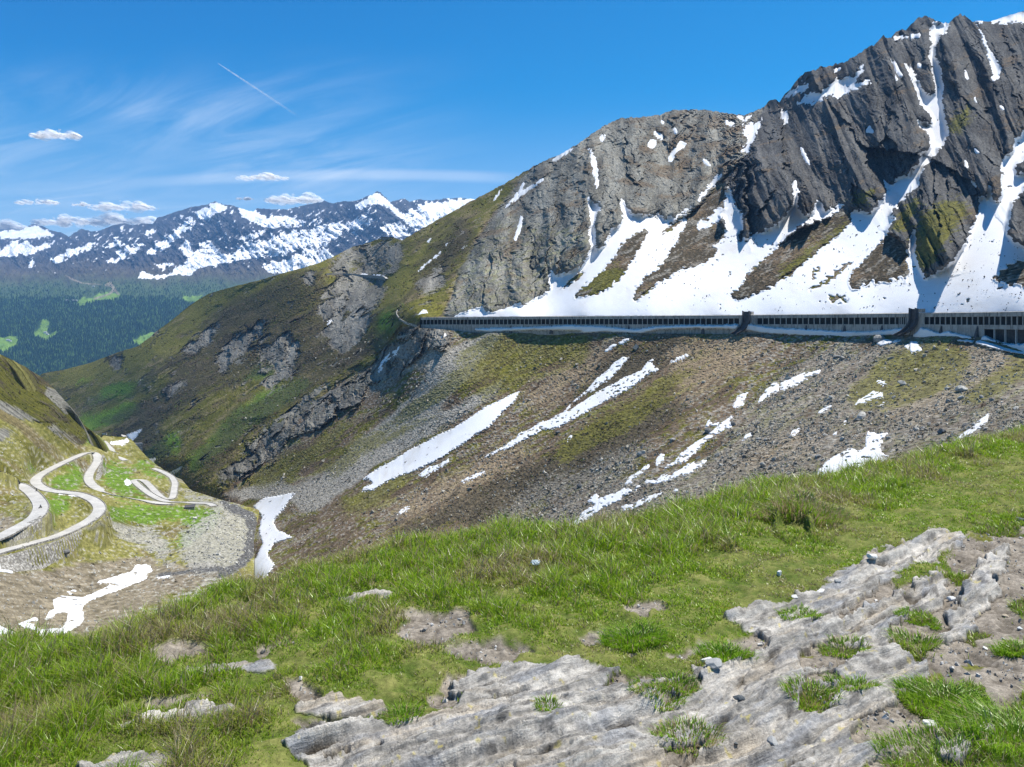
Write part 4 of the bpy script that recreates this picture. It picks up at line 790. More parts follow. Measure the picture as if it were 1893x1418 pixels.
SF = Mask([zzF(q) for q in ([(1890, 300), (1800, 340), (1700, 350), (1560, 400), (1450, 420), (1400, 440), (1330, 480), (1290, 480), (1230, 410), (1150, 400), (1200, 450), (1130, 470), (1080, 540), (1000, 590), (900, 600), (840, 580), (790, 630), (900, 620), (1000, 600), (1100, 590), (1180, 540), (1300, 520), (1450, 500), (1550, 480), (1650, 470), (1750, 430), (1890, 370)],
      [(940, 390), (1050, 320), (1130, 260), (1110, 300), (1050, 360), (960, 400)], [(600, 440), (700, 405), (720, 415), (620, 440)], [(300, 510), (400, 450), (550, 400), (540, 430), (430, 480), (310, 520)], [(-60, 450), (0, 440), (150, 400), (200, 440), (320, 400), (200, 470), (0, 490), (-60, 480)], [(830, 360), (920, 330), (900, 350), (850, 365)],
      [(1150, 240), (1270, 180), (1330, 200), (1250, 230), (1200, 280)], [(1380, 210), (1480, 220), (1560, 270), (1640, 260), (1780, 280), (1700, 310), (1550, 310), (1430, 260)], [(1400, 380), (1550, 335), (1540, 360), (1420, 390)], [(1690, 500), (1750, 470), (1893, 440), (1960, 500), (1893, 540), (1720, 580)], [(620, 520), (700, 470), (800, 420), (850, 410), (760, 470), (680, 520)], [(840, 480), (920, 410), (1000, 400), (900, 470)],
      [(1040, 420), (1090, 390), (1130, 470), (1090, 490)], [(120, 560), (200, 510), (210, 530)], [(910, 540), (1030, 530), (960, 560)])] +
     [[(690, 362), (697, 356), (712, 368), (735, 390), (745, 398), (790, 378), (860, 370), (940, 370), (940, 400), (840, 397), (800, 415), (770, 425), (735, 398), (715, 378), (700, 376), (670, 385), (655, 382), (670, 372)], [(640, 420), (680, 400), (690, 410), (650, 430)], [(700, 420), (735, 410), (760, 430), (730, 440)], [(560, 440), (620, 415), (640, 420), (600, 450), (560, 470)], [(480, 490), (560, 475), (600, 480), (560, 500), (500, 505)],
      [(0, 428), (40, 428), (62, 418), (80, 424), (100, 434), (70, 436), (30, 440), (0, 440)]], 2.0)
sn = SF(wx, wy) + .55 * (fbm((A2 * .8 + H2 * .6) / 60, (H2 * .8 - A2 * .6) / 24, 4, 351)) + .28 * (rid2 - .55) + .2 * n1
sn = sn + .22 * fbm(pk / 22, qk / 9, 3, 357) + sst(520, 440, py) * .17 - sst(505, 530, py + n1 * 10) * 1.2
snw = sst(.38, .44, sn)
col = tint('farrock', .45 + n3 + .6 * rid3 - .3)
col = paint(col, 'heath', sst(470, 510, py + n1 * 16 - n3 * 8), .4 + n3)
wood = sst(498, 540, py + n1 * 14 + n3 * 10)
col = paint(col, 'forest', wood * .75, .9 + n3)
ALP = Mask([[(-20, 628), (35, 622), (30, 640), (8, 652), (-20, 650)], [(62, 615), (75, 600), (78, 590), (95, 595), (88, 610), (80, 617), (115, 613), (100, 622), (85, 630), (65, 622)], [(140, 556), (180, 545), (222, 540), (220, 553), (160, 560), (150, 570)], [(325, 552), (380, 545), (360, 562)], [(240, 630), (280, 615), (300, 618), (260, 640)], [(195, 670), (240, 655), (235, 665), (200, 685)]], 2)
alp = sst(.3, .6, ALP(wx, wy))
col = paint(col, 'forest', wood * sst(545, 560, py + n1 * 10) * (1 - alp), .4 + n3 * 1.4)
col = paint(col, 'alp', alp, .5 + n3)
TRK = Mask([[(112, 503), (135, 515), (155, 523), (190, 525), (190, 527), (152, 525), (130, 516)], [(190, 528), (205, 520), (213, 535), (222, 545), (218, 546), (205, 530)], [(170, 552), (200, 543), (214, 530), (216, 533), (203, 545), (175, 554)]], .8)
col = paint(col, 'dirt', sst(.3, .6, TRK(px + n3 * 2, py)) * .8, .8 + n3)
col = paint(col, 'farsnow', snw, .5 + n3)
PF, CFc = FS.with_back(FS.P, col, n=6, dy=160, dz=30)
m_far = terrain_mat('far mountains', .004, .02, .4, 15, (.85, 1.15))
tag(link('far_mountains', grid_mesh('far_mountains', PF, CFc, None, False), m_far), kind='structure')

# the wood on the far slope
npts = 30000
tx, ty = RNG.uniform(-60, 420, npts * 2), RNG.uniform(515, 715, npts * 2)
al = ALP(tx, ty); sk = FS.at(tx, ty, n1); dens = sst(508, 548, ty + sk * 22) * (1 - sst(.25, .5, al)) * np.where(ty < 552, .4, 1)
ok = RNG.uniform(0, 1, len(tx)) < dens * (.55 + 1.2 * np.clip(fbm(tx / 14, ty / 8, 3, 361) + .25, 0, 1)); tx, ty = tx[ok][:npts], ty[ok][:npts]
Pt = FS.at(tx, ty); n = len(Pt)
ht = RNG.uniform(13, 27, n) * (1 - .3 * (ty < 550)); rd = ht * RNG.uniform(.16, .26, n); rot = RNG.uniform(0, 6.28, n)
k = 5; ang = np.arange(k) * 2 * np.pi / k
ring = lambda r, z, tw: np.stack([Pt[:, None, 0] + r[:, None] * np.cos(ang[None] + rot[:, None] + tw), Pt[:, None, 1] + r[:, None] * np.sin(ang[None] + rot[:, None] + tw), np.repeat((Pt[:, 2] + z)[:, None], k, 1)], -1)
apex = lambda z: np.stack([Pt[:, 0], Pt[:, 1], Pt[:, 2] + z], -1)[:, None]
V = np.concatenate([ring(rd, ht * .08, 0), apex(ht * .62), ring(rd * .72, ht * .42, .6), apex(ht)], 1)      # 12 per tree
f1 = [(i, (i + 1) % k, k) for i in range(k)] + [(k + 1 + i, k + 1 + (i + 1) % k, 2 * k + 1) for i in range(k)]
fa = (np.array(f1)[None] + (np.arange(n) * 12)[:, None, None]).reshape(-1, 3)
light = (RNG.uniform(0, 1, n) < .16) | (fbm(tx / 20, ty / 10, 2, 371) > .22) & (RNG.uniform(0, 1, n) < .5)
tc_ = np.where(light[:, None], np.array([[.085, .15, .03]]), np.array([[.018, .05, .018]])) * RNG.uniform(.6, 1.5, (n, 1))
m_wood, t, b = surf('conifer wood', .9, .1); t.put(b.inputs['Base Color'], t.new('ShaderNodeAttribute', attribute_name='Col').outputs['Color'])
tag(link('forest', mesh_np('forest', V.reshape(-1, 3), fa, np.full(len(fa), 3), np.repeat(tc_, 12, 0), False), m_wood), kind='stuff')

# farm buildings on the clearings of the far slope
m_white = plain('white render wall', (.72, .70, .66), .8, .06, .3); m_roofg = plain('grey slate roof', (.30, .30, .32), .7, .15, .3); m_dark = plain('dark window', (.03, .035, .04), .3, .1)
def house(px_, py_, wd, dp, hh, rz, lab):
    c = FS.at(np.array([px_]), np.array([py_]))[0]
    e = empty('farm_house', (c[0], c[1], c[2] - 2), rz, label=lab, cat='house')
    b = MB(); b.box((0, 0, hh / 2), (wd, dp, hh)); b.add([(-wd / 2, -dp / 2, hh), (-wd / 2, dp / 2, hh), (-wd / 2, 0, hh + dp * .35), (wd / 2, -dp / 2, hh), (wd / 2, dp / 2, hh), (wd / 2, 0, hh + dp * .35)], [(0, 2, 1), (3, 4, 5), (0, 3, 5, 2), (1, 2, 5, 4)]); b.build('wall', m_white, e)
    r = MB(); oh = 1.0; hz = hh - oh * .7
    for s in (-1, 1): r.add([(-wd / 2 - oh, s * (dp / 2 + oh), hz), (wd / 2 + oh, s * (dp / 2 + oh), hz), (wd / 2 + oh, 0, hh + dp * .35 + .3), (-wd / 2 - oh, 0, hh + dp * .35 + .3)] + [(-wd / 2 - oh, s * (dp / 2 + oh), hz + .5), (wd / 2 + oh, s * (dp / 2 + oh), hz + .5), (wd / 2 + oh, 0, hh + dp * .35 + .8), (-wd / 2 - oh, 0, hh + dp * .35 + .8)], [(0, 1, 2, 3), (7, 6, 5, 4), (0, 4, 5, 1), (1, 5, 6, 2), (3, 2, 6, 7), (0, 3, 7, 4)])
    r.build('roof', m_roofg, e)
    nn = max(2, int(wd / 6))
    for i in range(nn):
        wn = MB(); wn.box((-wd / 2 + wd * (i + .5) / nn, -dp / 2 - .05, hh * .55), (1.6, .3, 1.8)); wn.build('window', m_dark, e)
for a in [(124, 557, 20, 12, 10, .1, 'small bluish white building at the upper edge of the far wood'), (138, 557, 34, 13, 9, -.1, 'long white building beside the far ski meadow'), (84, 616, 17, 11, 8, .2, 'white farmhouse at the top of the middle clearing'), (88, 619, 14, 11, 7, -.3, 'smaller farm building below the farmhouse in the middle clearing'),
          (15, 630, 16, 11, 7, .1, 'pale hut in the left bright clearing'), (19, 631, 12, 9, 6, -.2, 'second tiny hut in the left bright clearing'), (173, 530, 16, 10, 6, 0, 'tiny pale hut below the snow line of the far mountain')]: house(*a)
# ======================================================================= AVALANCHE GALLERY
m_conc, t, b = surf('weathered concrete', .9, .2)
gp = t.new('ShaderNodeNewGeometry').outputs['Position']
mpn = t.new('ShaderNodeMapping'); mpn.inputs['Scale'].default_value = (1, 1, .18); t.l.new(gp, mpn.inputs[0])
cc = t.mix(t.ramp(t.noise(mpn.outputs[0], .9, 6, .65), .45, .72), (.34, .322, .29, 1), (.13, .12, .11, 1))
t.put(b.inputs['Base Color'], vary(t, cc, gp, .25, .8, 1.15)); bump(t, b, t.noise(gp, 4, 4, .6), .3, .05)
m_conc_d = plain('stained dark concrete', (.075, .072, .075), .9, .3, .8)
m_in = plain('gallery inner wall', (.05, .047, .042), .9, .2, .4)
m_col = plain('pale concrete column', (.36, .345, .32), .9, .15, .8)
gpx = np.concatenate([np.linspace(778, 1893, 220), np.linspace(1897, 1985, 14)])
gx_, gD_, gzr, gzb = gal(gpx)
for _ in range(6):
    for a in (gx_, gD_, gzr): a[1:-1] = .25 * a[:-2] + .5 * a[1:-1] + .25 * a[2:]
gT = np.stack([np.gradient(gx_), np.gradient(gD_)], 1); gT /= np.linalg.norm(gT, axis=1, keepdims=True)
gN = np.stack([gT[:, 1], -gT[:, 0]], 1)                                 # outward, to the valley
gN[gN[:, 1] > 0] *= 1
gzd = gzr - 5.5
gs = np.concatenate([[0], np.cumsum(np.hypot(np.diff(gx_), np.diff(gD_)))])
def gpos(s_, off=0.0, z=0.0):
    return np.array([np.interp(s_, gs, gx_) + off * np.interp(s_, gs, gN[:, 0]), np.interp(s_, gs, gD_) + off * np.interp(s_, gs, gN[:, 1]), z])
def gat(px_): return np.interp(px_, gpx, gs)
def gi(s_, a): return float(np.interp(s_, gs, a))
g_root = empty('avalanche_gallery', (float(gx_[110]), float(gD_[110]), float(gzd[110])), label='long grey concrete avalanche gallery with open bays crossing the slope below the snowfield', cat='avalanche gallery')
bpy.context.view_layer.update()
def gpart(name, mb, mat, parent=None, smooth=False):
    o = mb.build(name, mat, None, smooth); o.parent = parent or g_root; o.matrix_parent_inverse = g_root.matrix_world.inverted() if parent is None else parent.matrix_world.inverted()
    return o
def extrude(prof, i0, i1):
    """closed profile of (offset outward, height array) carried along the gallery line"""
    mb = MB(); n = len(prof); v = []
    for i in range(i0, i1):
        for o_, z_ in prof: v.append((gx_[i] + gN[i, 0] * o_, gD_[i] + gN[i, 1] * o_, z_[i]))
    m = i1 - i0
    f = [(i * n + k, (i + 1) * n + k, (i + 1) * n + (k + 1) % n, i * n + (k + 1) % n) for i in range(m - 1) for k in range(n)]
    f += [tuple(range(n)), tuple(range((m - 1) * n, m * n))[::-1]]
    mb.add(v, f); return mb
NG = len(gpx); iB = int(np.searchsorted(gpx, 1815))
gpart('roof', extrude([(.3, gzr), (.3, gzr - 1.9), (-.7, gzr - 1.9), (-.7, gzr - 1.0), (-12.5, gzr - 1.0), (-12.5, gzr + .5)], 0, NG), m_conc)
gpart('parapet_wall', extrude([(.05, gzd), (.05, gzb - 6), (-.5, gzb - 6), (-.5, gzd)], 0, iB + 1), m_conc)
gpart('deck_beam', extrude([(.12, gzd), (.12, gzd - 1.9), (-.5, gzd - 1.9), (-.5, gzd)], iB, NG), m_conc)
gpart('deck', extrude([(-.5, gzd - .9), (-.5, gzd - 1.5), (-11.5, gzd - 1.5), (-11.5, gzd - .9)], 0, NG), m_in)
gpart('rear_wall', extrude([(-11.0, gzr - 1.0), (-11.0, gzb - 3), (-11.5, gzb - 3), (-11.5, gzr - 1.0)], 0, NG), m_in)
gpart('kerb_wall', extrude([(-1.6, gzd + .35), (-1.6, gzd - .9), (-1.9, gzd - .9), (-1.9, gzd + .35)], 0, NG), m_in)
def box_at(s_, off, z0, z1, w_, d_):
    mb = MB(); p_ = gpos(s_, off); tx_, ty_ = np.interp(s_, gs, gT[:, 0]), np.interp(s_, gs, gT[:, 1])
    mb.box((p_[0], p_[1], (z0 + z1) / 2), (w_, d_, z1 - z0), math.atan2(ty_, tx_)); return mb
CH = [1381, 1692]
chs = [gat(c) for c in CH]
sc = np.arange(2.0, gs[-1], 3.62); sc = np.array([s_ for s_ in sc if min(abs(s_ - c - 1.5) for c in chs) > 4.2])
cols = [box_at(s_, -.2, gi(s_, gzd) - .05, gi(s_, gzr) - 1.85, .42, .42) for s_ in sc]
far = MB()
for mb in cols[:-100]: far.add(mb.v, mb.f)
if far.v: o = gpart('columns', far, m_col); o['kind'] = 'stuff'
for mb in cols[-100:]: gpart('column', mb, m_col)
for k, px_ in enumerate((1662, 1666, 1670, 1674)): gpart('column', box_at(gat(px_), -.2, gi(gat(px_), gzd), gi(gat(px_), gzr) - 1.85, .3, .3), m_col)
for c in chs:                                                           # closed bays beside the chutes
    for d0, w_ in ((3.4, 4.0), (-3.6, 3.0)): gpart('panel', box_at(c + d0, -.15, gi(c + d0, gzd) - .04, gi(c + d0, gzr) - 1.87, w_, .25), m_conc)
    ch = MB(); wd = 1.7; prof = []
    zr0, zb0 = gi(c, gzr), gi(c, gzb)
    path = [(0, .5, zr0 + 2.2), (0, .6, zr0 - 3.5), (-.3, 1.1, zr0 - 5.6), (-1.1, 2.1, zr0 - 7.4), (-2.6, 3.8, zb0 - .2), (-5.2, 6.2, zb0 - 2.2)]
    T_ = np.array([np.interp(c, gs, gT[:, 0]), np.interp(c, gs, gT[:, 1])]); N_ = np.array([np.interp(c, gs, gN[:, 0]), np.interp(c, gs, gN[:, 1])]); P0 = gpos(c)
    def pt(t_, o_, z_): return (P0[0] + T_[0] * t_ + N_[0] * o_, P0[1] + T_[1] * t_ + N_[1] * o_, z_)
    bed = MB(); m_ = len(path)
    bed.add([pt(t_ + q, o_ + e_, z_) for (t_, o_, z_) in path for q, e_ in ((-wd, 0), (wd, 0), (wd, -.5), (-wd, -.5))], [(i * 4 + k, i * 4 + (k + 1) % 4, i * 4 + 4 + (k + 1) % 4, i * 4 + 4 + k) for i in range(m_ - 1) for k in range(4)] + [(0, 3, 2, 1)])
    bo = gpart('chute', bed, m_conc_d)
    bpy.context.view_layer.update()
    for sd in (-1, 1):
        sw = MB(); q = [sd * wd, sd * (wd + .55)]
        sw.add([pt(t_ + a, o_ + e_, z_ + zz) for (t_, o_, z_) in path for a, e_, zz in ((q[0], -.5, 0), (q[0], 1.5, .5), (q[1], 1.5, .5), (q[1], -.5, 0))], [(i * 4 + k, i * 4 + (k + 1) % 4, i * 4 + 4 + (k + 1) % 4, i * 4 + 4 + k) for i in range(m_ - 1) for k in range(4)] + [(0, 1, 2, 3)])
        gpart('side_wall', sw, m_conc_d, bo)
    cap = MB(); cap.box(pt(.3, -1.5, zr0 + 1.3), (5.0, 4, 1.8), math.atan2(T_[1], T_[0])); gpart('chute_head', cap, m_conc)
for px_ in (945, 1020, 1163, 1300, 1491, 1562, 1631, 1741, 1808):              # tapering buttress ribs, dark with seepage
    s_ = gat(px_); bt = MB(); P0 = gpos(s_); T_ = (np.interp(s_, gs, gT[:, 0]), np.interp(s_, gs, gT[:, 1])); N_ = (np.interp(s_, gs, gN[:, 0]), np.interp(s_, gs, gN[:, 1]))
    zt, zb0 = gi(s_, gzd) - .6, gi(s_, gzb) - 3
    v = [(P0[0] + T_[0] * a + N_[0] * o_, P0[1] + T_[1] * a + N_[1] * o_, z_) for z_, hw, od in ((zt, .25, .3), (zb0, 1.1, 1.9)) for a, o_ in ((-hw, .02), (-hw, od), (hw, od), (hw, .02))]
    bt.add(v, [(0, 1, 2, 3)[::-1], (4, 5, 6, 7), (0, 4, 5, 1), (1, 5, 6, 2), (2, 6, 7, 3)]); gpart('buttress', bt, m_conc_d)
for s_ in np.arange(gat(1818), gs[-1], 7.0): gpart('lower_column', box_at(s_, -.2, gi(s_, gzb) - 3, gi(s_, gzd) - 1.85, .6, .6), m_col)
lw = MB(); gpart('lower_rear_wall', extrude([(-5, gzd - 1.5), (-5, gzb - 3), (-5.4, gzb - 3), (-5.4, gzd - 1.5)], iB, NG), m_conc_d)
# portal end and the road that leaves it
m_guard = plain('pale granite guard wall', (.42, .40, .36), .9, .2, .5)
def on_M(pts, n=10, lift=0.0):
    s = smooth_line(pts, n); P = M.at(s[:, 0], s[:, 1])
    for _ in range(8): P[1:-1] = .25 * P[:-2] + .5 * P[1:-1] + .25 * P[2:]
    P[:, 2] += lift; return P
c = on_M([(772, 603), (762, 600), (752, 597), (742, 592), (736, 586), (733, 580), (735, 574)])
ribbon('guard_wall', c, (-.4, -.4, .4, .4), (-1.2, .7, .7, -1.2), m_stone, label='pale curved guard wall on the road bend left of the gallery portal', cat='guard wall')
c = on_M([(x_, y_) for x_, y_ in zzS([(190, 505), (300, 503), (420, 506), (520, 514), (640, 522), (715, 528), (745, 545)])])
ribbon('road', c, (-3, 3), (.2, .2), m_road, kind='structure')
ribbon('retaining_wall', c, (3, 3.4, 3.4), (.8, .8, -3), m_stone, label='grey masonry wall holding the old road ledge across the far rocky spur', cat='retaining wall')
bk = M.at(np.array([716.]), np.array([443.]))[0]
e = empty('bunker', tuple(bk), .1, label='low flat roofed stone building on top of the rounded far spur', cat='building')
b_ = MB(); b_.box((0, 0, 1.2), (17, 8, 3.4)); b_.build('wall', m_stone, e); b_ = MB(); b_.box((0, 0, 3.2), (19, 9.5, .6)); b_.build('roof', m_conc_d, e)
# masonry bridge in the ravine
pa, pb2 = L.at(np.array([228.]), np.array([840.]))[0], None
br = empty('road_bridge', (-455, 965, -153), .5, label='small stone arch bridge of the old road over the snowy ravine', cat='bridge')
bd = MB(); n_ = 9
arc = [(-6 * math.cos(math.pi * i / n_), -4 + 6 * math.sin(math.pi * i / n_)) for i in range(n_ + 1)]
outl = [(-14, -8), (-14, 4), (14, 4), (14, -8), (6, -8)] + arc[::-1] + [(-6, -8)]
k_ = len(outl); bd.add([(x_, y_, z_) for y_ in (-3, 3) for x_, z_ in outl], [tuple(range(k_)), tuple(range(2 * k_ - 1, k_ - 1, -1))] + [(i, i + k_, (i + 1) % k_ + k_, (i + 1) % k_) for i in range(k_)])
bd.build('arch', m_stone, br)
for sd in (-1, 1): p_ = MB(); p_.box((0, sd * 2.8, 4.5), (28, .4, 1)); p_.build('parapet', m_guard, br)
# dark hut, motorcyclist and vans on the old road
def on_L(x_, y_): return L.at(np.array([float(x_)]), np.array([float(y_)]))[0]
h = on_L(351, 941); e = empty('stone_hut', (h[0], h[1], h[2] - .6), .25, label='low stone hut with dark flat roof on the green meadow near the road end', cat='hut')
b_ = MB(); b_.box((0, 0, 1), (6.0, 4, 2.4)); b_.build('wall', m_stone, e)
b_ = MB(); b_.add([(-3.4, -2.4, 2.1), (3.4, -2.4, 2.1), (3.4, 2.4, 3.0), (-3.4, 2.4, 3.0), (-3.4, -2.4, 2.35), (3.4, -2.4, 2.35), (3.4, 2.4, 3.25), (-3.4, 2.4, 3.25)], [(3, 2, 1, 0), (4, 5, 6, 7), (0, 1, 5, 4), (1, 2, 6, 5), (2, 3, 7, 6), (3, 0, 4, 7)]); b_.build('roof', m_conc_d, e)
m_blk = plain('black paint', (.02, .02, .022), .4, .1); m_rub = plain('tyre rubber', (.02, .02, .02), .8, .1); m_lea = plain('dark riding suit', (.03, .035, .05), .7, .2); m_hel = plain('helmet shell', (.25, .25, .28), .3, .05); m_van = plain('white van paint', (.75, .75, .74), .4, .03); m_gls = plain('van glass', (.03, .04, .05), .1, .05)
def motorbike(x_, y_, rz, lab, lab2):
    h = on_L(x_, y_); h[2] += .35
    e = empty('motorcycle', tuple(h), rz, label=lab, cat='motorcycle')
    for xx in (-.72, .72):
        wv = MB(); n = 16; pts = [(xx + .31 * math.cos(2 * math.pi * i / n), 0, .31 + .31 * math.sin(2 * math.pi * i / n)) for i in range(n + 1)]; wv.tube(pts, .07, 6, False); wv.tube([(xx, -.06, .31), (xx, .06, .31)], .2, 10); wv.build('wheel', m_rub, e, True)
    f = MB(); f.tube([(-.6, 0, .75), (-.2, 0, .8), (.15, 0, .92), (.45, 0, .85)], [.10, .14, .19, .12], 8); f.tube([(-.72, 0, .31), (-.1, 0, .45), (.2, 0, .42)], [.06, .18, .17], 8); f.tube([(.72, 0, .31), (.5, 0, .95)], .045, 6); f.build('frame', m_blk, e, True)
    hb = MB(); hb.tube([(.42, -.36, 1.05), (.5, 0, 1.0), (.42, .36, 1.05)], .025, 6); hb.build('handlebar', m_blk, e)
    sm = bpy.data.meshes.new('person')
    J = [(-.15, 0, .88), (-.08, 0, 1.15), (.08, 0, 1.42), (.14, 0, 1.55), (.02, .2, 1.38), (.25, .27, 1.16), (.42, .3, 1.08), (.02, -.2, 1.38), (.25, -.27, 1.16), (.42, -.3, 1.08), (.2, .2, .78), (-.02, .2, .42), (.14, .2, .34), (.2, -.2, .78), (-.02, -.2, .42), (.14, -.2, .34), (.17, 0, 1.68)]
    E = [(0, 1), (1, 2), (2, 3), (3, 16), (2, 4), (4, 5), (5, 6), (2, 7), (7, 8), (8, 9), (0, 10), (10, 11), (11, 12), (0, 13), (13, 14), (14, 15)]
    Rr = [.17, .16, .17, .07, .08, .06, .05, .08, .06, .05, .1, .07, .06, .1, .07, .06, .1]
    sm.from_pydata(J, E, []); so = link('person', sm, m_lea); so.location = h; so.rotation_euler = (0, 0, rz)
    sk = so.modifiers.new('skin', 'SKIN'); [setattr(v, 'radius', (r, r)) for v, r in zip(sm.skin_vertices[0].data, Rr)]; sm.skin_vertices[0].data[0].use_root = True; so.modifiers.new('sub', 'SUBSURF').levels = 1
    tag(so, lab2, 'person')
    hm = MB(); hm.tube([(.17, 0, 1.58), (.17, 0, 1.66), (.16, 0, 1.76), (.14, 0, 1.82)], [.10, .15, .14, .05], 10); hm.build('helmet', m_hel, so, True)
motorbike(74.5, 941.5, math.radians(75), 'black motorcycle riding round the bend of the upper left road', 'rider in dark suit leaning on the motorcycle in the road bend')
motorbike(67.5, 913, math.radians(100), 'black motorcycle at the road edge where the two left roads nearly meet', 'rider in dark suit on the motorcycle at the road edge higher up the bend')
def van(x_, y_, rz, s, lab):
    h = on_L(x_, y_); e = empty('van', (h[0], h[1], h[2] + .3), rz, label=lab, cat='van')
    b_ = MB(); q = [(-2.5, .45), (2.5, .45), (2.5, 1.1), (1.7, 1.35), (1.1, 2.2), (-2.5, 2.2)]; q = [(a * s, z_ * s) for a, z_ in q]; n = len(q)
    b_.add([(a, y__, z_) for y__ in (-.95 * s, .95 * s) for a, z_ in q], [tuple(range(n)), tuple(range(2 * n - 1, n - 1, -1))] + [(i, i + n, (i + 1) % n + n, (i + 1) % n) for i in range(n)]); b_.build('body', m_van, e, bevel=.08)
    for xx in (-1.6, 1.6):
        for yy in (-.9, .9): w_ = MB(); w_.tube([(xx * s, yy * s - .12, .36 * s), (xx * s, yy * s + .12, .36 * s)], .36 * s, 12); w_.build('wheel', m_rub, e)
    g_ = MB(); g_.box((1.42 * s, 0, 1.75 * s), (.06, 1.6 * s, .75 * s), 0, Matrix.Rotation(math.radians(-35), 3, 'Y')); g_.build('windscreen', m_gls, e)
van(172, 797.5, .1, 1.25, 'white van on the road above the ravine, the larger of two'); van(193.5, 798.6, .05, .85, 'small white van farther along the road above the ravine')
# ======================================================================= FOREGROUND KNOLL (grass, soil and bared bedrock)
def zg(l, ox, oy): return [(ox + x / 3.03, oy + y / 3.03) for x, y in l]
EDGE = [(-450, 1290), (-150, 1248), (0, 1218), (60, 1210), (150, 1196), (230, 1188), (300, 1160), (350, 1128), (420, 1094), (470, 1092), (520, 1072), (580, 1052), (640, 1036), (700, 1022), (760, 1004), (830, 1000), (920, 990), (1000, 988), (1060, 985), (1130, 976), (1200, 960), (1300, 938), (1380, 908), (1420, 902), (1480, 894), (1540, 884), (1620, 866), (1700, 850), (1790, 818), (1893, 798), (2050, 770), (2400, 735)]
ex = np.array(EDGE, float)
HG = 1.7
gpx_ = np.linspace(-420, 2320, 1480)
pys = np.concatenate([np.linspace(1960, 785, 640)]); Dr = np.concatenate([HG * F / (pys - HY), np.geomspace(HG * F / (785 - HY) * 1.012, 60, 60)])
PXg = np.repeat(gpx_[None], len(Dr), 0).astype(np.float32); Dg2 = np.repeat(Dr[:, None], len(gpx_), 1).astype(np.float32)
ROCKS = {'main': [(520, 1378), (560, 1342), (640, 1330), (800, 1320), (870, 1300), (828, 1275), (840, 1257), (900, 1243), (1000, 1230), (1080, 1228), (1150, 1243), (1100, 1258), (1170, 1272), (1250, 1257), (1330, 1227), (1400, 1202), (1440, 1185), (1400, 1162), (1335, 1150), (1370, 1126), (1440, 1115), (1530, 1080), (1600, 1030), (1680, 1000), (1740, 977), (1785, 985), (1772, 1010), (1740, 1028),
                  (1640, 1070), (1600, 1100), (1560, 1130), (1530, 1150), (1580, 1140), (1640, 1105), (1700, 1068), (1745, 1058), (1755, 1085), (1730, 1120), (1680, 1140), (1650, 1165), (1640, 1195), (1700, 1215), (1715, 1240), (1680, 1275), (1650, 1310), (1670, 1340), (1600, 1350), (1560, 1375), (1650, 1390), (1690, 1400), (1600, 1430), (1560, 1600), (560, 1600), (540, 1480), (580, 1408)],
         'right': [(1735, 1165), (1760, 1130), (1785, 1090), (1800, 1060), (1830, 1030), (1850, 1012), (1872, 1015), (1850, 1060), (1838, 1095), (1815, 1130), (1790, 1165), (1760, 1190), (1740, 1185)], 'corner': [(1725, 1410), (1735, 1370), (1765, 1345), (1800, 1330), (1850, 1330), (1852, 1375), (1800, 1400), (1770, 1425)],
         'flat': [(618, 1117), (650, 1102), (700, 1094), (738, 1098), (705, 1108), (655, 1122)], 'ledge': [(536, 1312), (560, 1298), (620, 1292), (700, 1289), (727, 1306), (690, 1314), (600, 1320)], 'long': [(215, 1347), (300, 1325), (380, 1306), (455, 1310), (400, 1326), (320, 1342), (230, 1357)],
         'low': [(145, 1428), (220, 1406), (310, 1393), (325, 1418), (300, 1445), (150, 1450)], 'mossy': [(310, 1243), (400, 1221), (480, 1214), (525, 1222), (470, 1232), (390, 1245)], 'left': [(30, 1338), (60, 1328), (120, 1322), (125, 1330), (60, 1338)]}
MR = {k: Mask([v], 3.0) for k, v in ROCKS.items()}
INROCK = Mask([[(1560, 1330), (1640, 1315), (1700, 1280), (1720, 1300), (1670, 1345), (1590, 1350)], [(1480, 1260), (1540, 1245), (1560, 1262), (1500, 1282)], zg([(590, 1000), (680, 970), (830, 910), (900, 930), (820, 1000), (700, 1040), (610, 1040)], 1000, 950), zg([(430, 580), (560, 520), (700, 440), (900, 370), (900, 400), (760, 430), (640, 480), (480, 560), (340, 620), (330, 600)], 1393, 950),
               zg([(290, 760), (350, 720), (480, 740), (600, 730), (590, 770), (480, 850), (360, 900), (250, 880)], 1393, 950), zg([(240, 1060), (330, 1000), (480, 990), (680, 950), (700, 970), (500, 1040), (350, 1100), (260, 1090)], 1393, 950), [(1120, 1250), (1200, 1240), (1250, 1250), (1180, 1275), (1100, 1270)], [(590, 1375), (640, 1365), (665, 1368), (650, 1380), (600, 1390)], [(700, 1368), (715, 1366), (718, 1376), (700, 1378)],
               zg([(640, 1290), (760, 1240), (900, 1250), (880, 1330), (760, 1380), (690, 1350)], 1000, 950)], 2.5)
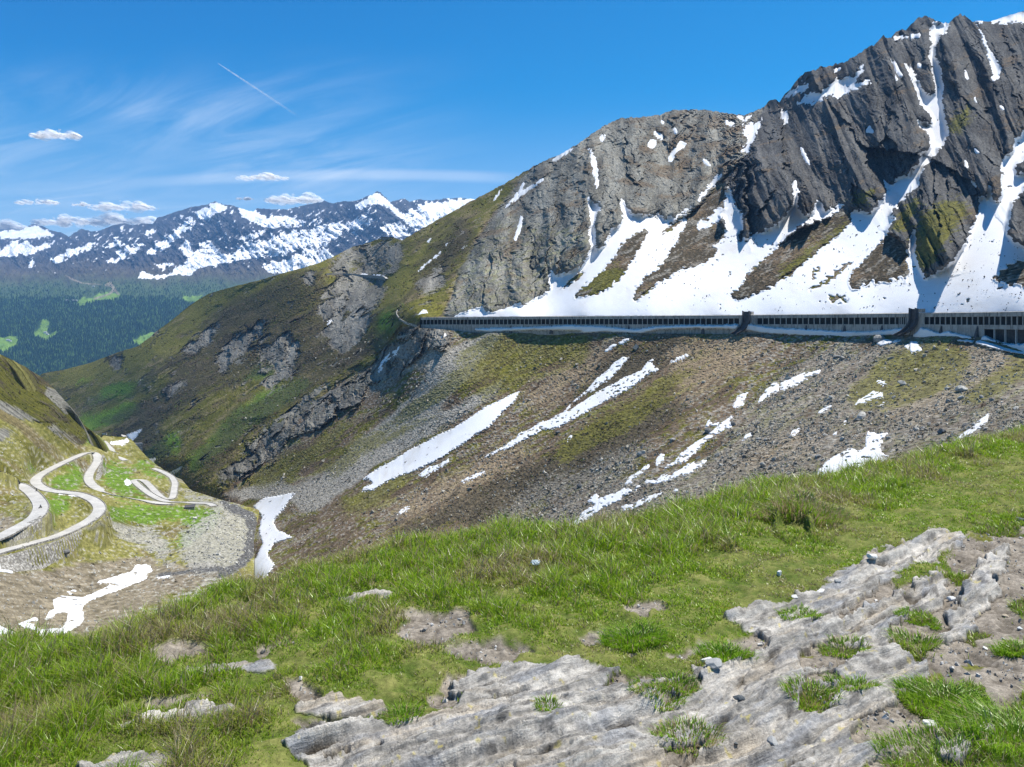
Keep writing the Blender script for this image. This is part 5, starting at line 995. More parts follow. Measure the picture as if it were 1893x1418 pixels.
SOIL = Mask([[(725, 1150), (760, 1130), (830, 1126), (880, 1130), (872, 1160), (850, 1185), (790, 1195), (740, 1185)], [(790, 1205), (880, 1190), (960, 1190), (1000, 1205), (940, 1225), (860, 1215)], [(1060, 1172), (1110, 1160), (1160, 1166), (1190, 1180), (1200, 1205), (1170, 1210), (1120, 1185), (1080, 1185)], [(1160, 1120), (1210, 1115), (1240, 1130), (1200, 1150), (1160, 1140)], [(1220, 1215), (1300, 1185), (1340, 1190), (1270, 1225)],
              [(830, 1250), (880, 1240), (900, 1255), (860, 1300), (820, 1310), (760, 1300), (800, 1280)], [(540, 1325), (640, 1318), (740, 1312), (760, 1318), (640, 1330), (550, 1340)], [(1400, 1150), (1560, 1070), (1640, 1060), (1700, 1130), (1640, 1200), (1450, 1280), (1330, 1220)], [(1640, 1200), (1660, 1150), (1740, 1095), (1750, 1030), (1790, 985), (1893, 962), (2400, 930), (2400, 1500), (2300, 1700), (1560, 1700), (1620, 1400), (1560, 1372), (1640, 1330), (1700, 1240)],
              [(0, 1335), (100, 1318), (140, 1330), (60, 1345)], [(240, 1300), (400, 1280), (430, 1290), (300, 1310)], [(560, 1300), (520, 1260), (560, 1255), (600, 1290)], [(260, 1205), (360, 1190), (420, 1200), (300, 1225)], [(455, 1190), (530, 1175), (560, 1185), (480, 1205)], [(700, 1010), (620, 1025), (690, 1000)]], 6)
TURF = Mask([[(1660, 1290), (1700, 1262), (1780, 1258), (1830, 1270), (1840, 1300), (1790, 1325), (1720, 1318), (1670, 1310)], [(1840, 1330), (1870, 1300), (1920, 1260), (2100, 1240), (2300, 1300), (2300, 1600), (1700, 1600), (1650, 1420), (1720, 1395), (1800, 1400), (1840, 1370)], [(1672, 1140), (1690, 1124), (1720, 1126), (1730, 1140), (1700, 1152), (1680, 1150)], [(1852, 1200), (1880, 1182), (1930, 1180), (1930, 1215), (1880, 1216)], [(1765, 1160), (1810, 1150), (1840, 1165), (1800, 1190)], [(1860, 1115), (1893, 1100), (1940, 1110), (1893, 1135)], [(1640, 1195), (1700, 1180), (1730, 1200), (1700, 1215)], [(1750, 1050), (1790, 1050), (1790, 1070), (1760, 1072)], [(1780, 975), (1893, 945), (2000, 940), (1990, 965), (1850, 985)]], 4)
MOSS = Mask([[(1700, 1240), (1740, 1235), (1720, 1262), (1680, 1265)], [(1780, 1225), (1830, 1222), (1820, 1235), (1785, 1238)], [(1475, 1210), (1510, 1205), (1505, 1214), (1480, 1216)], [(1790, 990), (1830, 975), (1860, 965), (1820, 1000)], [(1640, 1105), (1700, 1075), (1680, 1095), (1640, 1115)], [(1320, 1125), (1380, 1118), (1400, 1128), (1350, 1132)], [(1465, 1280), (1520, 1270), (1540, 1290), (1490, 1305)], [(20, 1332), (70, 1328), (75, 1345), (30, 1348)]], 3)
BROW = Mask([[(1425, 960), (1440, 935), (1480, 928), (1510, 945), (1505, 985), (1470, 1000), (1435, 990)]], 5)
HOLLOW = Mask([[(1425, 985), (1450, 965), (1490, 970), (1500, 990), (1460, 1005)]], 4)
BROAD = Mask(list(ROCKS.values()), 22)
def edge_D(px_): return HG * F / (np.interp(px_, ex[:, 0], ex[:, 1]) - HY)
def knoll(px_, D, full=True):
    """height of the ground, and what it is made of, at ray column px_ and distance D (metres)"""
    x, y = (px_ - CX) / F * D, D
    pyp = HY + HG * F / D                                                   # row the level ground would have
    m1, m2, m3 = fbm(x * 1.3, y * 1.3, 4, 401), fbm(x * 5, y * 5, 4, 411), fbm(x * 16, y * 16, 4, 421)
    wx, wy = px_ + m2 * 26 + m3 * 9, pyp + m1 * 8 + m2 * 9 + m3 * 5
    rs = {k: m(wx, wy) for k, m in MR.items()}
    rock = np.maximum.reduce(list(rs.values())); inr = INROCK(wx, wy); rock = rock * (1 - .92 * sst(.3, .7, inr))
    soil = np.maximum(SOIL(wx, wy), sst(.3, .7, inr)); turf = TURF(wx, wy); moss = MOSS(wx, wy)
    q = y - (.58 * x + .06 * x * x * np.sign(x) * (np.abs(x) < 6) + (np.abs(x) >= 6) * 2.16 * np.sign(x)); pa = x + .5 * y
    qw = q + .16 * fbm(pa * .8, q * 1.6, 4, 431) + .03 * m2
    r1, r2, r3 = saw(qw / .46, .16), saw(qw / .17 + .3 * m1, .2), saw(qw / .062 + m1, .25)
    amp = .55 + .9 * sst(-.3, .4, fbm(pa * .6, q * 2.2, 2, 441))
    crev = sst(.86, .97, ridged(qw * 2.3 + .2 * m1, pa * .45, 2, 451))
    rel = .024 * (r2 - .4) * amp + .011 * (r3 - .5) + .006 * m3 + .012 * (facet(qw / .07, pa / .30, 9, 1.5) - .5) + .007 * (facet(qw / .03, pa / .10, 10, 1.5) - .5) + .003 * pn(x * 60, y * 60, 461) - .05 * crev
    mr = sst(.38, .62, rock)
    sD = D - edge_D(px_)
    e2 = np.maximum(sD + .15, 0)
    drop = np.where(e2 < 1.4, .42 * e2 * e2, .42 * 1.96 + 1.18 * (e2 - 1.4))
    mb = sst(.05, .9, BROAD(px_ + m2 * 10, pyp)); h = -HG + .06 * m1 + .030 * m2 + .012 * m3 * (1 - mr) + .048 * (r1 - .5) * amp * (.12 + .88 * mb) + mr * (rel + .009) - .02 * sst(.3, .7, soil) * (1 - mr) - drop
    bw = BROW(px_ + m2 * 10, pyp); h = h + .11 * sst(.2, .9, bw) - .10 * sst(.2, .9, HOLLOW(px_ + m2 * 8, pyp))
    if not full: return x, y, h, mr, soil, turf, moss, sD, m1, m2
    return x, y, h, mr, soil, turf, moss, sD, m1, m2, m3, crev, r1, rs, qw, pa
x, y, h, mr, soil, turf, moss, sD, m1, m2, m3, crev, r1, rs, qw, pa = knoll(PXg, Dg2)
fine = pn(x * 45, y * 45, 471); fin2 = fbm(x * 25, y * 25, 3, 473)
GPL = lambda a: np.array(a, np.float32)
gcol = lerp(GPL((.065, .095, .016)), GPL((.18, .18, .055)), np.clip(.4 + m2 + .8 * m3, 0, 1)[..., None])
sc_ = lerp(GPL((.11, .094, .074)), GPL((.28, .245, .20)), np.clip(.45 + .9 * m2 + .7 * m3 + .4 * fine, 0, 1)[..., None])
gcol = lerp(gcol, sc_, sst(.3, .7, soil)[..., None])
gcol = lerp(gcol, GPL((.10, .105, .012)) * (1 + .5 * fine[..., None]), (sst(.3, .65, moss + m3 * .5) * .9)[..., None])
gcol = lerp(gcol, GPL((.05, .06, .015)), (sst(.35, .6, turf))[..., None])
st = fbm(qw * 9, pa * .9, 4, 481)
rc = lerp(GPL((.19, .182, .165)), GPL((.47, .442, .395)), np.clip(.5 + .9 * st + .5 * m3 + .35 * fin2, 0, 1)[..., None])
rc = lerp(rc, GPL((.34, .285, .21)), (sst(.05, .4, fbm(pa * .9, qw * 5, 4, 485)) * .65)[..., None])
rc = lerp(rc, GPL((.20, .213, .235)), (sst(.08, .35, fbm(pa * 2.2, qw * 7, 4, 487)) * .6)[..., None])
rc = lerp(rc, GPL((.085, .08, .075)), (sst(.18, .42, fbm(pa * 5, qw * 16, 4, 489) + .2 * m3) * .75)[..., None])
rc = lerp(rc, GPL((.40, .33, .05)), (sst(.40, .5, fbm(x * 13, y * 13, 4, 491) + .22 * fine) * .5)[..., None])
rc = lerp(rc, GPL((.10, .082, .06)), (sst(.2, .8, crev) * .9)[..., None])
rc = rc * (1 + .16 * fine[..., None])
gcol = lerp(gcol, rc, mr[..., None])
Pg = np.stack([x, y, h], -1)
m_soil = terrain_mat('soil', 40, 160, .5, .01, (.8, 1.25)); m_bed, t, b = surf('bedrock', .95, .12)
at = t.new('ShaderNodeAttribute', attribute_name='Col'); gp = t.new('ShaderNodeNewGeometry').outputs['Position']
mpn = t.new('ShaderNodeMapping', vector_type='TEXTURE'); mpn.inputs['Rotation'].default_value = (0, 0, math.radians(35)); mpn.inputs['Scale'].default_value = (.30, .045, .06); t.l.new(gp, mpn.inputs[0])
lam = t.noise(mpn.outputs[0], 1.0, 8, .68, 2.1, .4); grn = t.noise(gp, 130, 4, .65)
sc5 = t.new('ShaderNodeVectorMath', operation='SCALE'); t.l.new(at.outputs['Color'], sc5.inputs[0]); t.put(sc5.inputs['Scale'], t.math('MULTIPLY', t.ramp(lam, .32, .66, .62, 1.28), t.ramp(grn, .3, .7, .8, 1.2)))
t.put(b.inputs['Base Color'], sc5.outputs[0]); bump(t, b, t.math('ADD', t.math('MULTIPLY', lam, 1.0), t.math('MULTIPLY', grn, .25)), .9, .022)
isrock = mr > .5
tag(link('ground', grid_mesh('ground', Pg, gcol, ~isrock), m_soil), kind='structure')
SL = {'flat': 'flat pale rock slab alone in the long grass near the crest', 'ledge': 'pale rock slab with ochre lichen lying just above the big bared bedrock', 'long': 'long thin rock slab in the grass at lower left', 'low': 'rock slab half buried in grass at the bottom edge, left', 'mossy': 'grey flaky rock slab among dry stalks in the grass on the left', 'left': 'thin low rock edge beside a mossy hollow at far left', 'corner': 'rounded brownish rock hump between grass tussocks at lower right', 'right': 'upright pale rock rib in bare soil near the right edge'}
allr = np.zeros_like(mr, bool)
quad_any = lambda a: a
for k, lab in SL.items():
    kk = isrock & (rs[k] > .2); c0, c1 = np.where(kk.any(0))[0][[0, -1]]; r0, r1_ = np.where(kk.any(1))[0][[0, -1]]
    sl = (slice(max(r0 - 2, 0), r1_ + 3), slice(max(c0 - 2, 0), c1 + 3)); allr |= kk
    up = Pg[sl] + np.array([0, 0, .003], np.float32)
    tag(link('rock_slab', grid_mesh('rock_slab', up, gcol[sl], kk[sl]), m_bed), lab, 'rock slab')
tag(link('bedrock', grid_mesh('bedrock', Pg + np.array([0, 0, .002], np.float32), gcol, isrock & ~allr), m_bed), kind='structure')

# grass: every blade a bent strip of its own
m_grass = bpy.data.materials.new('grass blade'); m_grass.use_nodes = True
t = NT(m_grass.node_tree); t.n.clear()
at = t.new('ShaderNodeAttribute', attribute_name='Col').outputs['Color']
d_, tr, gl, mx, mx2, ou = t.new('ShaderNodeBsdfDiffuse'), t.new('ShaderNodeBsdfTranslucent'), t.new('ShaderNodeBsdfGlossy'), t.new('ShaderNodeMixShader'), t.new('ShaderNodeMixShader'), t.new('ShaderNodeOutputMaterial')
t.l.new(at, d_.inputs[0]); t.l.new(at, tr.inputs[0]); gl.inputs['Roughness'].default_value = .35; gl.inputs[0].default_value = (.9, .95, .85, 1)
mx.inputs[0].default_value = .5; t.l.new(d_.outputs[0], mx.inputs[1]); t.l.new(tr.outputs[0], mx.inputs[2]); mx2.inputs[0].default_value = .025; t.l.new(mx.outputs[0], mx2.inputs[1]); t.l.new(gl.outputs[0], mx2.inputs[2]); t.l.new(mx2.outputs[0], ou.inputs[0])
def blades(name, N, pxr, Dr_, rng, mode):
    px_ = rng.uniform(*pxr, N).astype(np.float32); D = (rng.uniform(Dr_[0] ** .9, Dr_[1] ** .9, N) ** (1 / .9)).astype(np.float32)
    x, y, h, mr, soil, turf, moss, sD, m1, m2 = knoll(px_, D, False)
    clump = fbm(x * 7, y * 7, 3, 501); dry = fbm(x * 1.1, y * 1.1, 3, 511); fine = fbm(x * 2.6, y * 2.6, 3, 515)
    cover = (1 - sst(.3, .6, mr)) * (1 - sst(.3, .75, soil + .3 * clump) * (1 - sst(.3, .6, turf))) * sst(1.0, .5, sD)
    cover = cover * (.74 + .26 * sst(-.30, .12, clump * .7 + fine * .8)) + (1 - sst(.2, .4, mr)) * sst(.2, .4, clump) * .10 * sst(1.0, .5, sD)
    ok = (rng.uniform(0, 1, N) < cover) & (px_ / 1 > -420)
    px_, D, x, y, h, sD, m1, clump, dry, fine, turf, soil = [a[ok] for a in (px_, D, x, y, h, sD, m1, clump, dry, fine, turf, soil)]; n = len(x)
    crest = sst(-2.2, -.5, sD + fine); left = sst(520, 250, px_)
    Ln = (.020 + (.046 + .035 * sst(600, 1100, px_)) * crest + .020 * left * sst(-.2, .3, fine) + .022 * sst(.3, .6, turf)) * (1 + 1.0 * np.clip(1.25 * (fine + clump), -.65, 1.1)) * rng.uniform(.55, 1.45, n)
    straw = rng.uniform(0, 1, n) < (.09 + .42 * sst(.0, .38, dry + .35 * clump) + .22 * sst(.1, .5, soil) + .10 * crest)
    lng = rng.uniform(0, 1, n) < .022 * (crest + .2); Ln = np.where(lng, Ln * 2.0, Ln); straw |= lng
    az = rng.uniform(0, 2 * np.pi, n) + 0; lean = rng.uniform(.35, 1.25, n)
    dx, dy = np.cos(az) * lean - .28, np.sin(az) * lean
    wd = (.0011 + .00030 * D) * rng.uniform(.7, 1.5, n) * np.where(lng, .6, 1)
    fa = rng.uniform(0, 2 * np.pi, n); bx, by = np.cos(fa) * wd, np.sin(fa) * wd * .5
    up = np.sqrt(np.maximum(1 - .5 * np.minimum(dx * dx + dy * dy, 1.6), .15))
    b0 = np.stack([x, y, h - .006], -1); mid = b0 + np.stack([dx * .25, dy * .25, .55 * up], -1) * Ln[:, None]; tip = b0 + np.stack([dx * .85, dy * .85, .95 * up], -1) * Ln[:, None]
    sd = np.stack([bx, by, 0 * bx], -1)
    V = np.stack([b0 - sd, b0 + sd, mid - sd * .8, mid + sd * .8, tip], 1)
    idx = (np.arange(n) * 5)[:, None]
    loops = np.concatenate([idx + 0, idx + 1, idx + 3, idx + 2, idx + 2, idx + 3, idx + 4], 1)
    tot = np.tile([4, 3], n)
    g1 = lerp(GPL((.15, .27, .010)), GPL((.37, .52, .03)), rng.uniform(0, 1, (n, 1)).astype(np.float32)); g1 = lerp(g1, GPL((.36, .37, .07)), (sst(-.1, .4, dry + .4 * clump) * .75)[:, None])
    s1_ = lerp(GPL((.24, .18, .09)), GPL((.46, .38, .23)), rng.uniform(0, 1, (n, 1)).astype(np.float32))
    c = np.where(straw[:, None], s1_, g1)
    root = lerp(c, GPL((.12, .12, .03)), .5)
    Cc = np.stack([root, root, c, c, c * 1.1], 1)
    return V.reshape(-1, 3), loops.ravel(), tot, Cc.reshape(-1, 3)
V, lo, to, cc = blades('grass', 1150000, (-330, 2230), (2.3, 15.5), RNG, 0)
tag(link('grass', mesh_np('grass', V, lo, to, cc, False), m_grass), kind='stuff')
print('blades', len(to) // 2)

# stones and chips
def rock_mesh(seed, n=2, flat=.7):
    import bmesh
    bm = bmesh.new(); bmesh.ops.create_icosphere(bm, subdivisions=n, radius=1)
    r = random.Random(seed); planes = [(Vector((r.gauss(0, 1), r.gauss(0, 1), r.gauss(0, 1))).normalized(), r.uniform(.5, .85)) for _ in range(9)]
    sx, sy = r.uniform(.75, 1.3), r.uniform(.7, 1.1)
    for v in bm.verts:
        for nn, d in planes:
            k = v.co.dot(nn) - d
            if k > 0: v.co -= nn * k
        v.co += Vector((r.uniform(-1, 1), r.uniform(-1, 1), r.uniform(-1, 1))) * .05
        v.co = Vector((v.co.x * sx, v.co.y * sy, v.co.z * flat))
    me = bpy.data.meshes.new('rock'); bm.to_mesh(me); bm.free(); return me
def gpt(px_, py_):
    D = HG * F / (py_ - HY)
    for _ in range(4):
        k = knoll(np.array([px_], np.float32), np.array([D], np.float32), False); D = float(-k[2][0] * F / (py_ - HY))
    k = knoll(np.array([px_], np.float32), np.array([D], np.float32), False); return float(k[0][0]), float(k[1][0]), float(k[2][0])
def cm(name, c): return plain(name, c, .9, .3, 30, .4, .004)
m_st = {'grey': cm('grey stone', (.30, .30, .29)), 'dark': cm('dark stone', (.10, .11, .115)), 'white': cm('white quartz', (.62, .61, .58)), 'tan': cm('tan stone', (.36, .30, .22))}
STN = [(1366, 1293, .03, 'dark', 'dark grey stone lying on the bare rock left of centre right'), (1428, 1376, .03, 'grey', 'greenish grey flat stone on the bedrock near the bottom edge'), (1360, 1389, .014, 'dark', 'small dark stone on the bedrock at the bottom'), (1550, 1081, .03, 'grey', 'rounded grey stone at the grass edge by the upper bedrock'), (1518, 1093, .035, 'white', 'pale splinter of rock beside the grass edge'), (1470, 1105, .03, 'white', 'whitish chip at the lower tip of the upper bedrock'),
       (1610, 1035, .06, 'white', 'bright quartz block at the upper rim of the bedrock'), (1760, 1110, .035, 'white', 'white stone in the soil right of the mossy tuft'), (1840, 1076, .03, 'dark', 'dark stone beside the upright rock rib'), (1788, 1225, .025, 'grey', 'grey stone on the path soil at right'), (1822, 1200, .018, 'white', 'pale pebble on the path soil at right, higher up'), (1857, 1140, .03, 'tan', 'tan stone by the small turf patch near the right edge'),
       (1720, 1342, .04, 'white', 'white stone under the tussock at lower right'), (1310, 1226, .045, 'white', 'flat pale stone below the small grass patch in mid foreground'), (1440, 1062, .03, 'white', 'upright white splinter in the lawn'), (1886, 1163, .02, 'white', 'white pebble at the right edge'), (627, 1285, .02, 'grey', 'small grey stone above the lichened slab'), (1321, 1242, .05, 'grey', 'rounded grey knob at the rim of the bedrock'), (1885, 963, .04, 'dark', 'dark stone at the right edge of the turf')]
for i, (a, b2, r, c, lab) in enumerate(STN):
    x0, y0, z0 = gpt(a, b2); o = link('stone', rock_mesh(900 + i, 2, .6), m_st[c]); o.scale = (r, r * .8, r * (1.6 if 'upright' in lab else .8)); o.location = (x0, y0, z0 + r * .25); o.rotation_euler = (0, 0, i * 1.7); tag(o, lab, 'stone')
def chips(name, X, Y, Zz, R, colr, rng):
    n = len(X); base = np.array([(-1, -1, -1), (1, -1, -1), (1, 1, -1), (-1, 1, -1), (-1, -1, 1), (1, -1, 1), (1, 1, 1), (-1, 1, 1)], np.float32)
    V = base[None] * (1 + rng.uniform(-.45, .25, (n, 8, 1))) + rng.uniform(-.28, .28, (n, 8, 3)); V[:, 4:, :2] *= rng.uniform(.35, .9, (n, 1, 1))
    V = V * (R[:, None] * rng.uniform(.55, 1.25, (n, 3)))[:, None, :] * .62
    a, b_, c = rng.uniform(0, 6.28, n), rng.normal(0, .45, n), rng.normal(0, .45, n)
    def rot(V, ax, th):
        i, j = [(1, 2), (0, 2), (0, 1)][ax]; ci, si = np.cos(th)[:, None], np.sin(th)[:, None]; p, q = V[..., i].copy(), V[..., j].copy(); V[..., i], V[..., j] = p * ci - q * si, p * si + q * ci
    rot(V, 2, a); rot(V, 0, b_); rot(V, 1, c)
    V += np.stack([X, Y, Zz], -1)[:, None]
    q = np.array([(3, 2, 1, 0), (4, 5, 6, 7), (0, 1, 5, 4), (1, 2, 6, 5), (2, 3, 7, 6), (3, 0, 4, 7)])
    loops = (q[None] + (np.arange(n) * 8)[:, None, None]).reshape(-1, 4)
    return mesh_np(name, V.reshape(-1, 3), loops, np.full(len(loops), 4), np.repeat(colr, 8, 0), False)
m_chip = terrain_mat('stone chips', 20, 120, .4, .003, (.8, 1.2))
N = 60000; px_ = RNG.uniform(400, 2200, N).astype(np.float32); D = RNG.uniform(2.4, 9, N).astype(np.float32)
x, y, h, mr, soil, turf, moss, sD, m1, m2 = knoll(px_, D, False)
ok = (RNG.uniform(0, 1, N) < sst(.35, .7, soil) * (1 - sst(.4, .6, mr)) * (1 - sst(.3, .6, turf)) * np.clip(.25 + 1.6 * fbm(x * 5, y * 5, 3, 521), 0.04, 1) * .9); x, y, h = x[ok], y[ok], h[ok]; n = len(x)
R = .004 + .014 * RNG.uniform(0, 1, n) ** 4
c3 = lerp(np.array([[.16, .14, .12]]), np.array([[.55, .53, .49]]), RNG.uniform(0, 1, (n, 1)))
tag(link('gravel', chips('gravel', x, y, h + R * .2, R, c3, RNG), m_chip), kind='stuff'); print('chips', n)
# tussocks standing by themselves on the rock and soil
def tussock(px_, py_, rad, hgt, n, dryf, lab):
    rng = np.random.default_rng(int(px_ * 7 + py_)); x0, y0, z0 = gpt(px_, py_)
    a, r = rng.uniform(0, 6.28, n), rad * np.sqrt(rng.uniform(0, 1, n)); X, Y = x0 + np.cos(a) * r, y0 + np.sin(a) * r * .7
    gz = knoll((X / Y * F + CX).astype(np.float32), Y.astype(np.float32), False)[2]
    Ln = hgt * rng.uniform(.5, 1.3, n); out = .35 + .65 * r / rad; dx, dy = np.cos(a) * out + rng.normal(0, .3, n), np.sin(a) * out + rng.normal(0, .3, n)
    wd = .0011 + .0003 * y0; fa = rng.uniform(0, 6.28, n); sd = np.stack([np.cos(fa) * wd, np.sin(fa) * wd * .5, 0 * fa], -1); b0 = np.stack([X, Y, gz - .01], -1) - np.array([x0, y0, z0])
    mid = b0 + np.stack([dx * .3, dy * .3, .6 + 0 * dx], -1) * Ln[:, None]; tip = b0 + np.stack([dx * .85, dy * .85, .85 - .2 * out], -1) * Ln[:, None]
    V = np.stack([b0 - sd, b0 + sd, mid - sd * .8, mid + sd * .8, tip], 1); idx = (np.arange(n) * 5)[:, None]
    loops = np.concatenate([idx, idx + 1, idx + 3, idx + 2, idx + 2, idx + 3, idx + 4], 1)
    c = np.where((rng.uniform(0, 1, n) < dryf)[:, None], lerp(GPL((.28, .2, .1)), GPL((.5, .42, .25)), rng.uniform(0, 1, (n, 1))), lerp(GPL((.12, .25, .010)), GPL((.30, .47, .03)), rng.uniform(0, 1, (n, 1))))
    o = link('grass_tuft', mesh_np('grass_tuft', V.reshape(-1, 3), loops.ravel(), np.tile([4, 3], n), np.repeat(c, 5, 0), False), m_grass); o.location = (x0, y0, z0); tag(o, lab, 'grass tuft')
for a in [(1745, 1305, .19, .075, 2200, .12, 'round green tussock in bare soil, lower right'), (1880, 1380, .28, .10, 3000, .12, 'tall dark green tussock in the lower right corner'), (1770, 1415, .3, .06, 2000, .2, 'low wide grass tuft at the bottom edge near the right corner'), (1697, 1145, .12, .03, 1500, .05, 'short bright moss-like grass cushion on the bedrock'),
          (1878, 1206, .10, .06, 900, .05, 'bright yellow green tuft in the soil at the right edge'), (1340, 1218, .13, .07, 1300, .1, 'fine green tuft at the upper rim of the bedrock, centre'), (1480, 1140, .12, .04, 800, .15, 'low leafy tuft in the soil gap of the upper bedrock'), (1560, 1208, .12, .05, 900, .3, 'mixed green and straw tuft in the middle crack of the bedrock'), (1215, 1285, .12, .04, 900, .3, 'small straggling tuft on the bedrock, left of centre crack'),
          (1250, 1270, .10, .05, 800, .25, 'little tuft on the rock ledge right of the straggling one'), (1270, 1375, .14, .05, 900, .4, 'sparse straw coloured tuft at the bottom of the bedrock'), (1500, 1290, .12, .05, 700, .2, 'tiny tuft above the mossy hollow in the rock'), (1575, 1272, .12, .05, 800, .2, 'green tuft in the lower crack beside the mossy hollow'), (1014, 1302, .05, .04, 250, .2, 'tiny lone tuft on the left bedrock'), (1170, 1190, .16, .09, 1500, .1, 'coarse green tuft beside pale gravel in mid foreground'),
          (1472, 950, .42, .11, 3000, .6, 'straw coloured grass brow over a dark hollow near the crest'), (1690, 1200, .12, .07, 700, .3, 'grass tuft beside the grey rock rib at right'), (745, 1325, .08, .05, 400, .2, 'little yellow green herb tuft between two slabs')]: tussock(*a)
# crumpled clear wrapper
import bmesh
bm = bmesh.new(); bmesh.ops.create_icosphere(bm, subdivisions=3, radius=.03); rr = random.Random(3)
for v in bm.verts: v.co *= 1 + rr.uniform(-.4, .35); v.co.z *= .45
me = bpy.data.meshes.new('wrapper'); bm.to_mesh(me); bm.free(); x0, y0, z0 = gpt(990, 1052)
m_wr, t, b = surf('clear plastic', .15, .6); b.inputs['Base Color'].default_value = (.75, .85, .88, 1); b.inputs['Transmission Weight'].default_value = .5
o = link('wrapper', me, m_wr); o.location = (x0, y0, z0 + .045); tag(o, 'crumpled clear plastic wrapper lying in the grass', 'litter')
# ======================================================================= BOULDERS, SCREE AND DWARF SHRUBS ON THE SLOPES
m_scree = terrain_mat('scree', .8, 4, .4, .1, (.8, 1.2))
def sheet_sample(sheet, N, box, fn):
    px_, py_ = RNG.uniform(box[0], box[2], N).astype(np.float32), RNG.uniform(box[1], box[3], N).astype(np.float32)
    ok = (py_ > np.interp(px_, sheet.cols, sheet.top) + 1) & (py_ < np.interp(px_, sheet.cols, sheet.bot) - 1)
    px_, py_ = px_[ok], py_[ok]; ok = RNG.uniform(0, 1, len(px_)) < fn(px_, py_)
    return px_[ok], py_[ok]
# weight fields on the mountain sheet
px, py = M.px, M.py
wxy = lambda k: ZC[k](px + fbm(px / 30, py / 18, 3, 601) * 14, py + fbm(px / 30, py / 18, 3, 611) * 10)
lowm = sst(0, 14, py - (pb_ + 6)) * sst(395, 470, px)                    # below the gallery
dens = (.10 + .95 * wxy('rubble') + .85 * wxy('scree') + .25 * wxy('tan')) * (1 - .75 * wxy('olive'))
dens = dens * np.clip(.55 + 1.5 * fbm((.5 * px - .86 * -py) / 26, (.86 * px + .5 * -py) / 90, 4, 621), .06, 1.4) * lowm * (1 - sst(.3, .6, SNOWL)) * (1 - sst(.5, .9, rk))
dens = dens + sst(.2, .6, mk_apron.blurred(1)(px, py)) * 0
px0, py0 = sheet_sample(M, 165000, (400, 600, 1975, 1030), lambda a, b: M.at(a, b, dens.astype(np.float32)))
Pq = M.at(px0, py0); n = len(Pq)
R = (.22 + .55 * RNG.uniform(0, 1, n) ** 3 + 1.0 * RNG.uniform(0, 1, n) ** 14) * np.clip(Pq[:, 1] / 420, .6, 1.25)
finez = ZC['scree'](px0, py0); R = R * (1 - .35 * finez)
c3 = lerp(np.array([[.12, .112, .095]]), np.array([[.47, .445, .39]]), RNG.uniform(0, 1, (n, 1)) ** 1.2) * lerp(1, np.array([[1.0, .96, .86]]), RNG.uniform(0, 1, (n, 1)))
tag(link('scree', chips('scree', Pq[:, 0], Pq[:, 1] - R * .3, Pq[:, 2] + R * .15, R, c3, RNG), m_scree), kind='stuff'); print('scree', n)
# stones on the left hillside and in the gorge
pxL, pyL = L.px, L.py
wl = (.06 + .9 * ZL['gravel'](pxL, pyL) + .8 * ZL['stream'](pxL, pyL) + .1 * ZL['soil'](pxL, pyL)) * (1 - .8 * ZL['dark'](pxL, pyL)) * np.clip(.5 + 1.6 * fbm(pxL / 16, pyL / 10, 3, 631), .08, 1.3) * sst(800, 830, pyL)
near_road = np.zeros_like(pxL)
for k, (pts, hw) in ROADS.items():
    s = smooth_line(pts, 14)
    for a, b_ in s: 
        c = int((a - L.x0) / (L.x1 - L.x0) * (L.K - 1))
        if 8 <= c < L.K - 8: sl = slice(max(c - 9, 0), c + 10); near_road[:, sl] = np.maximum(near_road[:, sl], np.abs(pyL[:, sl] - b_) < 7)
wl = wl * (1 - near_road)
px1, py1 = sheet_sample(L, 60000, (-100, 800, 600, 1230), lambda a, b: L.at(a, b, wl.astype(np.float32)))
P1 = L.at(px1, py1); n = len(P1); R = (.20 + .5 * RNG.uniform(0, 1, n) ** 3 + .9 * RNG.uniform(0, 1, n) ** 12) * np.clip(P1[:, 1] / 420, .6, 1.3)
c3 = lerp(np.array([[.16, .155, .14]]), np.array([[.50, .49, .45]]), RNG.uniform(0, 1, (n, 1)))
tag(link('stones', chips('stones', P1[:, 0], P1[:, 1] - R * .3, P1[:, 2] + R * .15, R, c3, RNG), m_scree), kind='stuff'); print('stonesL', n)
# the large boulders one by one
BM = [rock_mesh(700 + i, 2, .75) for i in range(8)]
m_bld = [plain('boulder ' + c, v, .95, .35, 2.2, .5, .08) for c, v in (('grey', (.25, .245, .225)), ('pale', (.36, .35, .315)), ('dark', (.13, .13, .125)))]
for me in BM: me.materials.append(m_bld[0])
bpx, bpy_ = sheet_sample(M, 9000, (640, 620, 1890, 1000), lambda a, b: np.clip(M.at(a, b, dens.astype(np.float32)), 0, 1) * .8)
pick = np.argsort(-ZC['rubble'](bpx, bpy_) - RNG.uniform(0, 1, len(bpx)))[:230]
def boulder(P0, r, i, mat, lab, group=None):
    me = BM[i % 8]; o = bpy.data.objects.new('boulder', me); C.objects.link(o); o.location = (P0[0], P0[1] - r * .3, P0[2] + r * .25); o.scale = (r * 1.15, r, r * .9); o.rotation_euler = (RNG.normal(0, .3), RNG.normal(0, .3), RNG.uniform(0, 6.28))
    o.material_slots[0].link = 'OBJECT'; o.material_slots[0].material = m_bld[mat]; tag(o, lab, 'boulder', group)
for i, j in enumerate(pick):
    P0 = M.at(np.array([bpx[j]]), np.array([bpy_[j]]))[0]; r = (.75 + 1.0 * RNG.uniform() ** 2.5) * min(1.2, P0[1] / 400)
    boulder(P0, r, i, int(RNG.choice([0, 0, 1, 2])), 'grey angular boulder lying in the rubble of the slope below the gallery', 'boulders on the rubble slope')
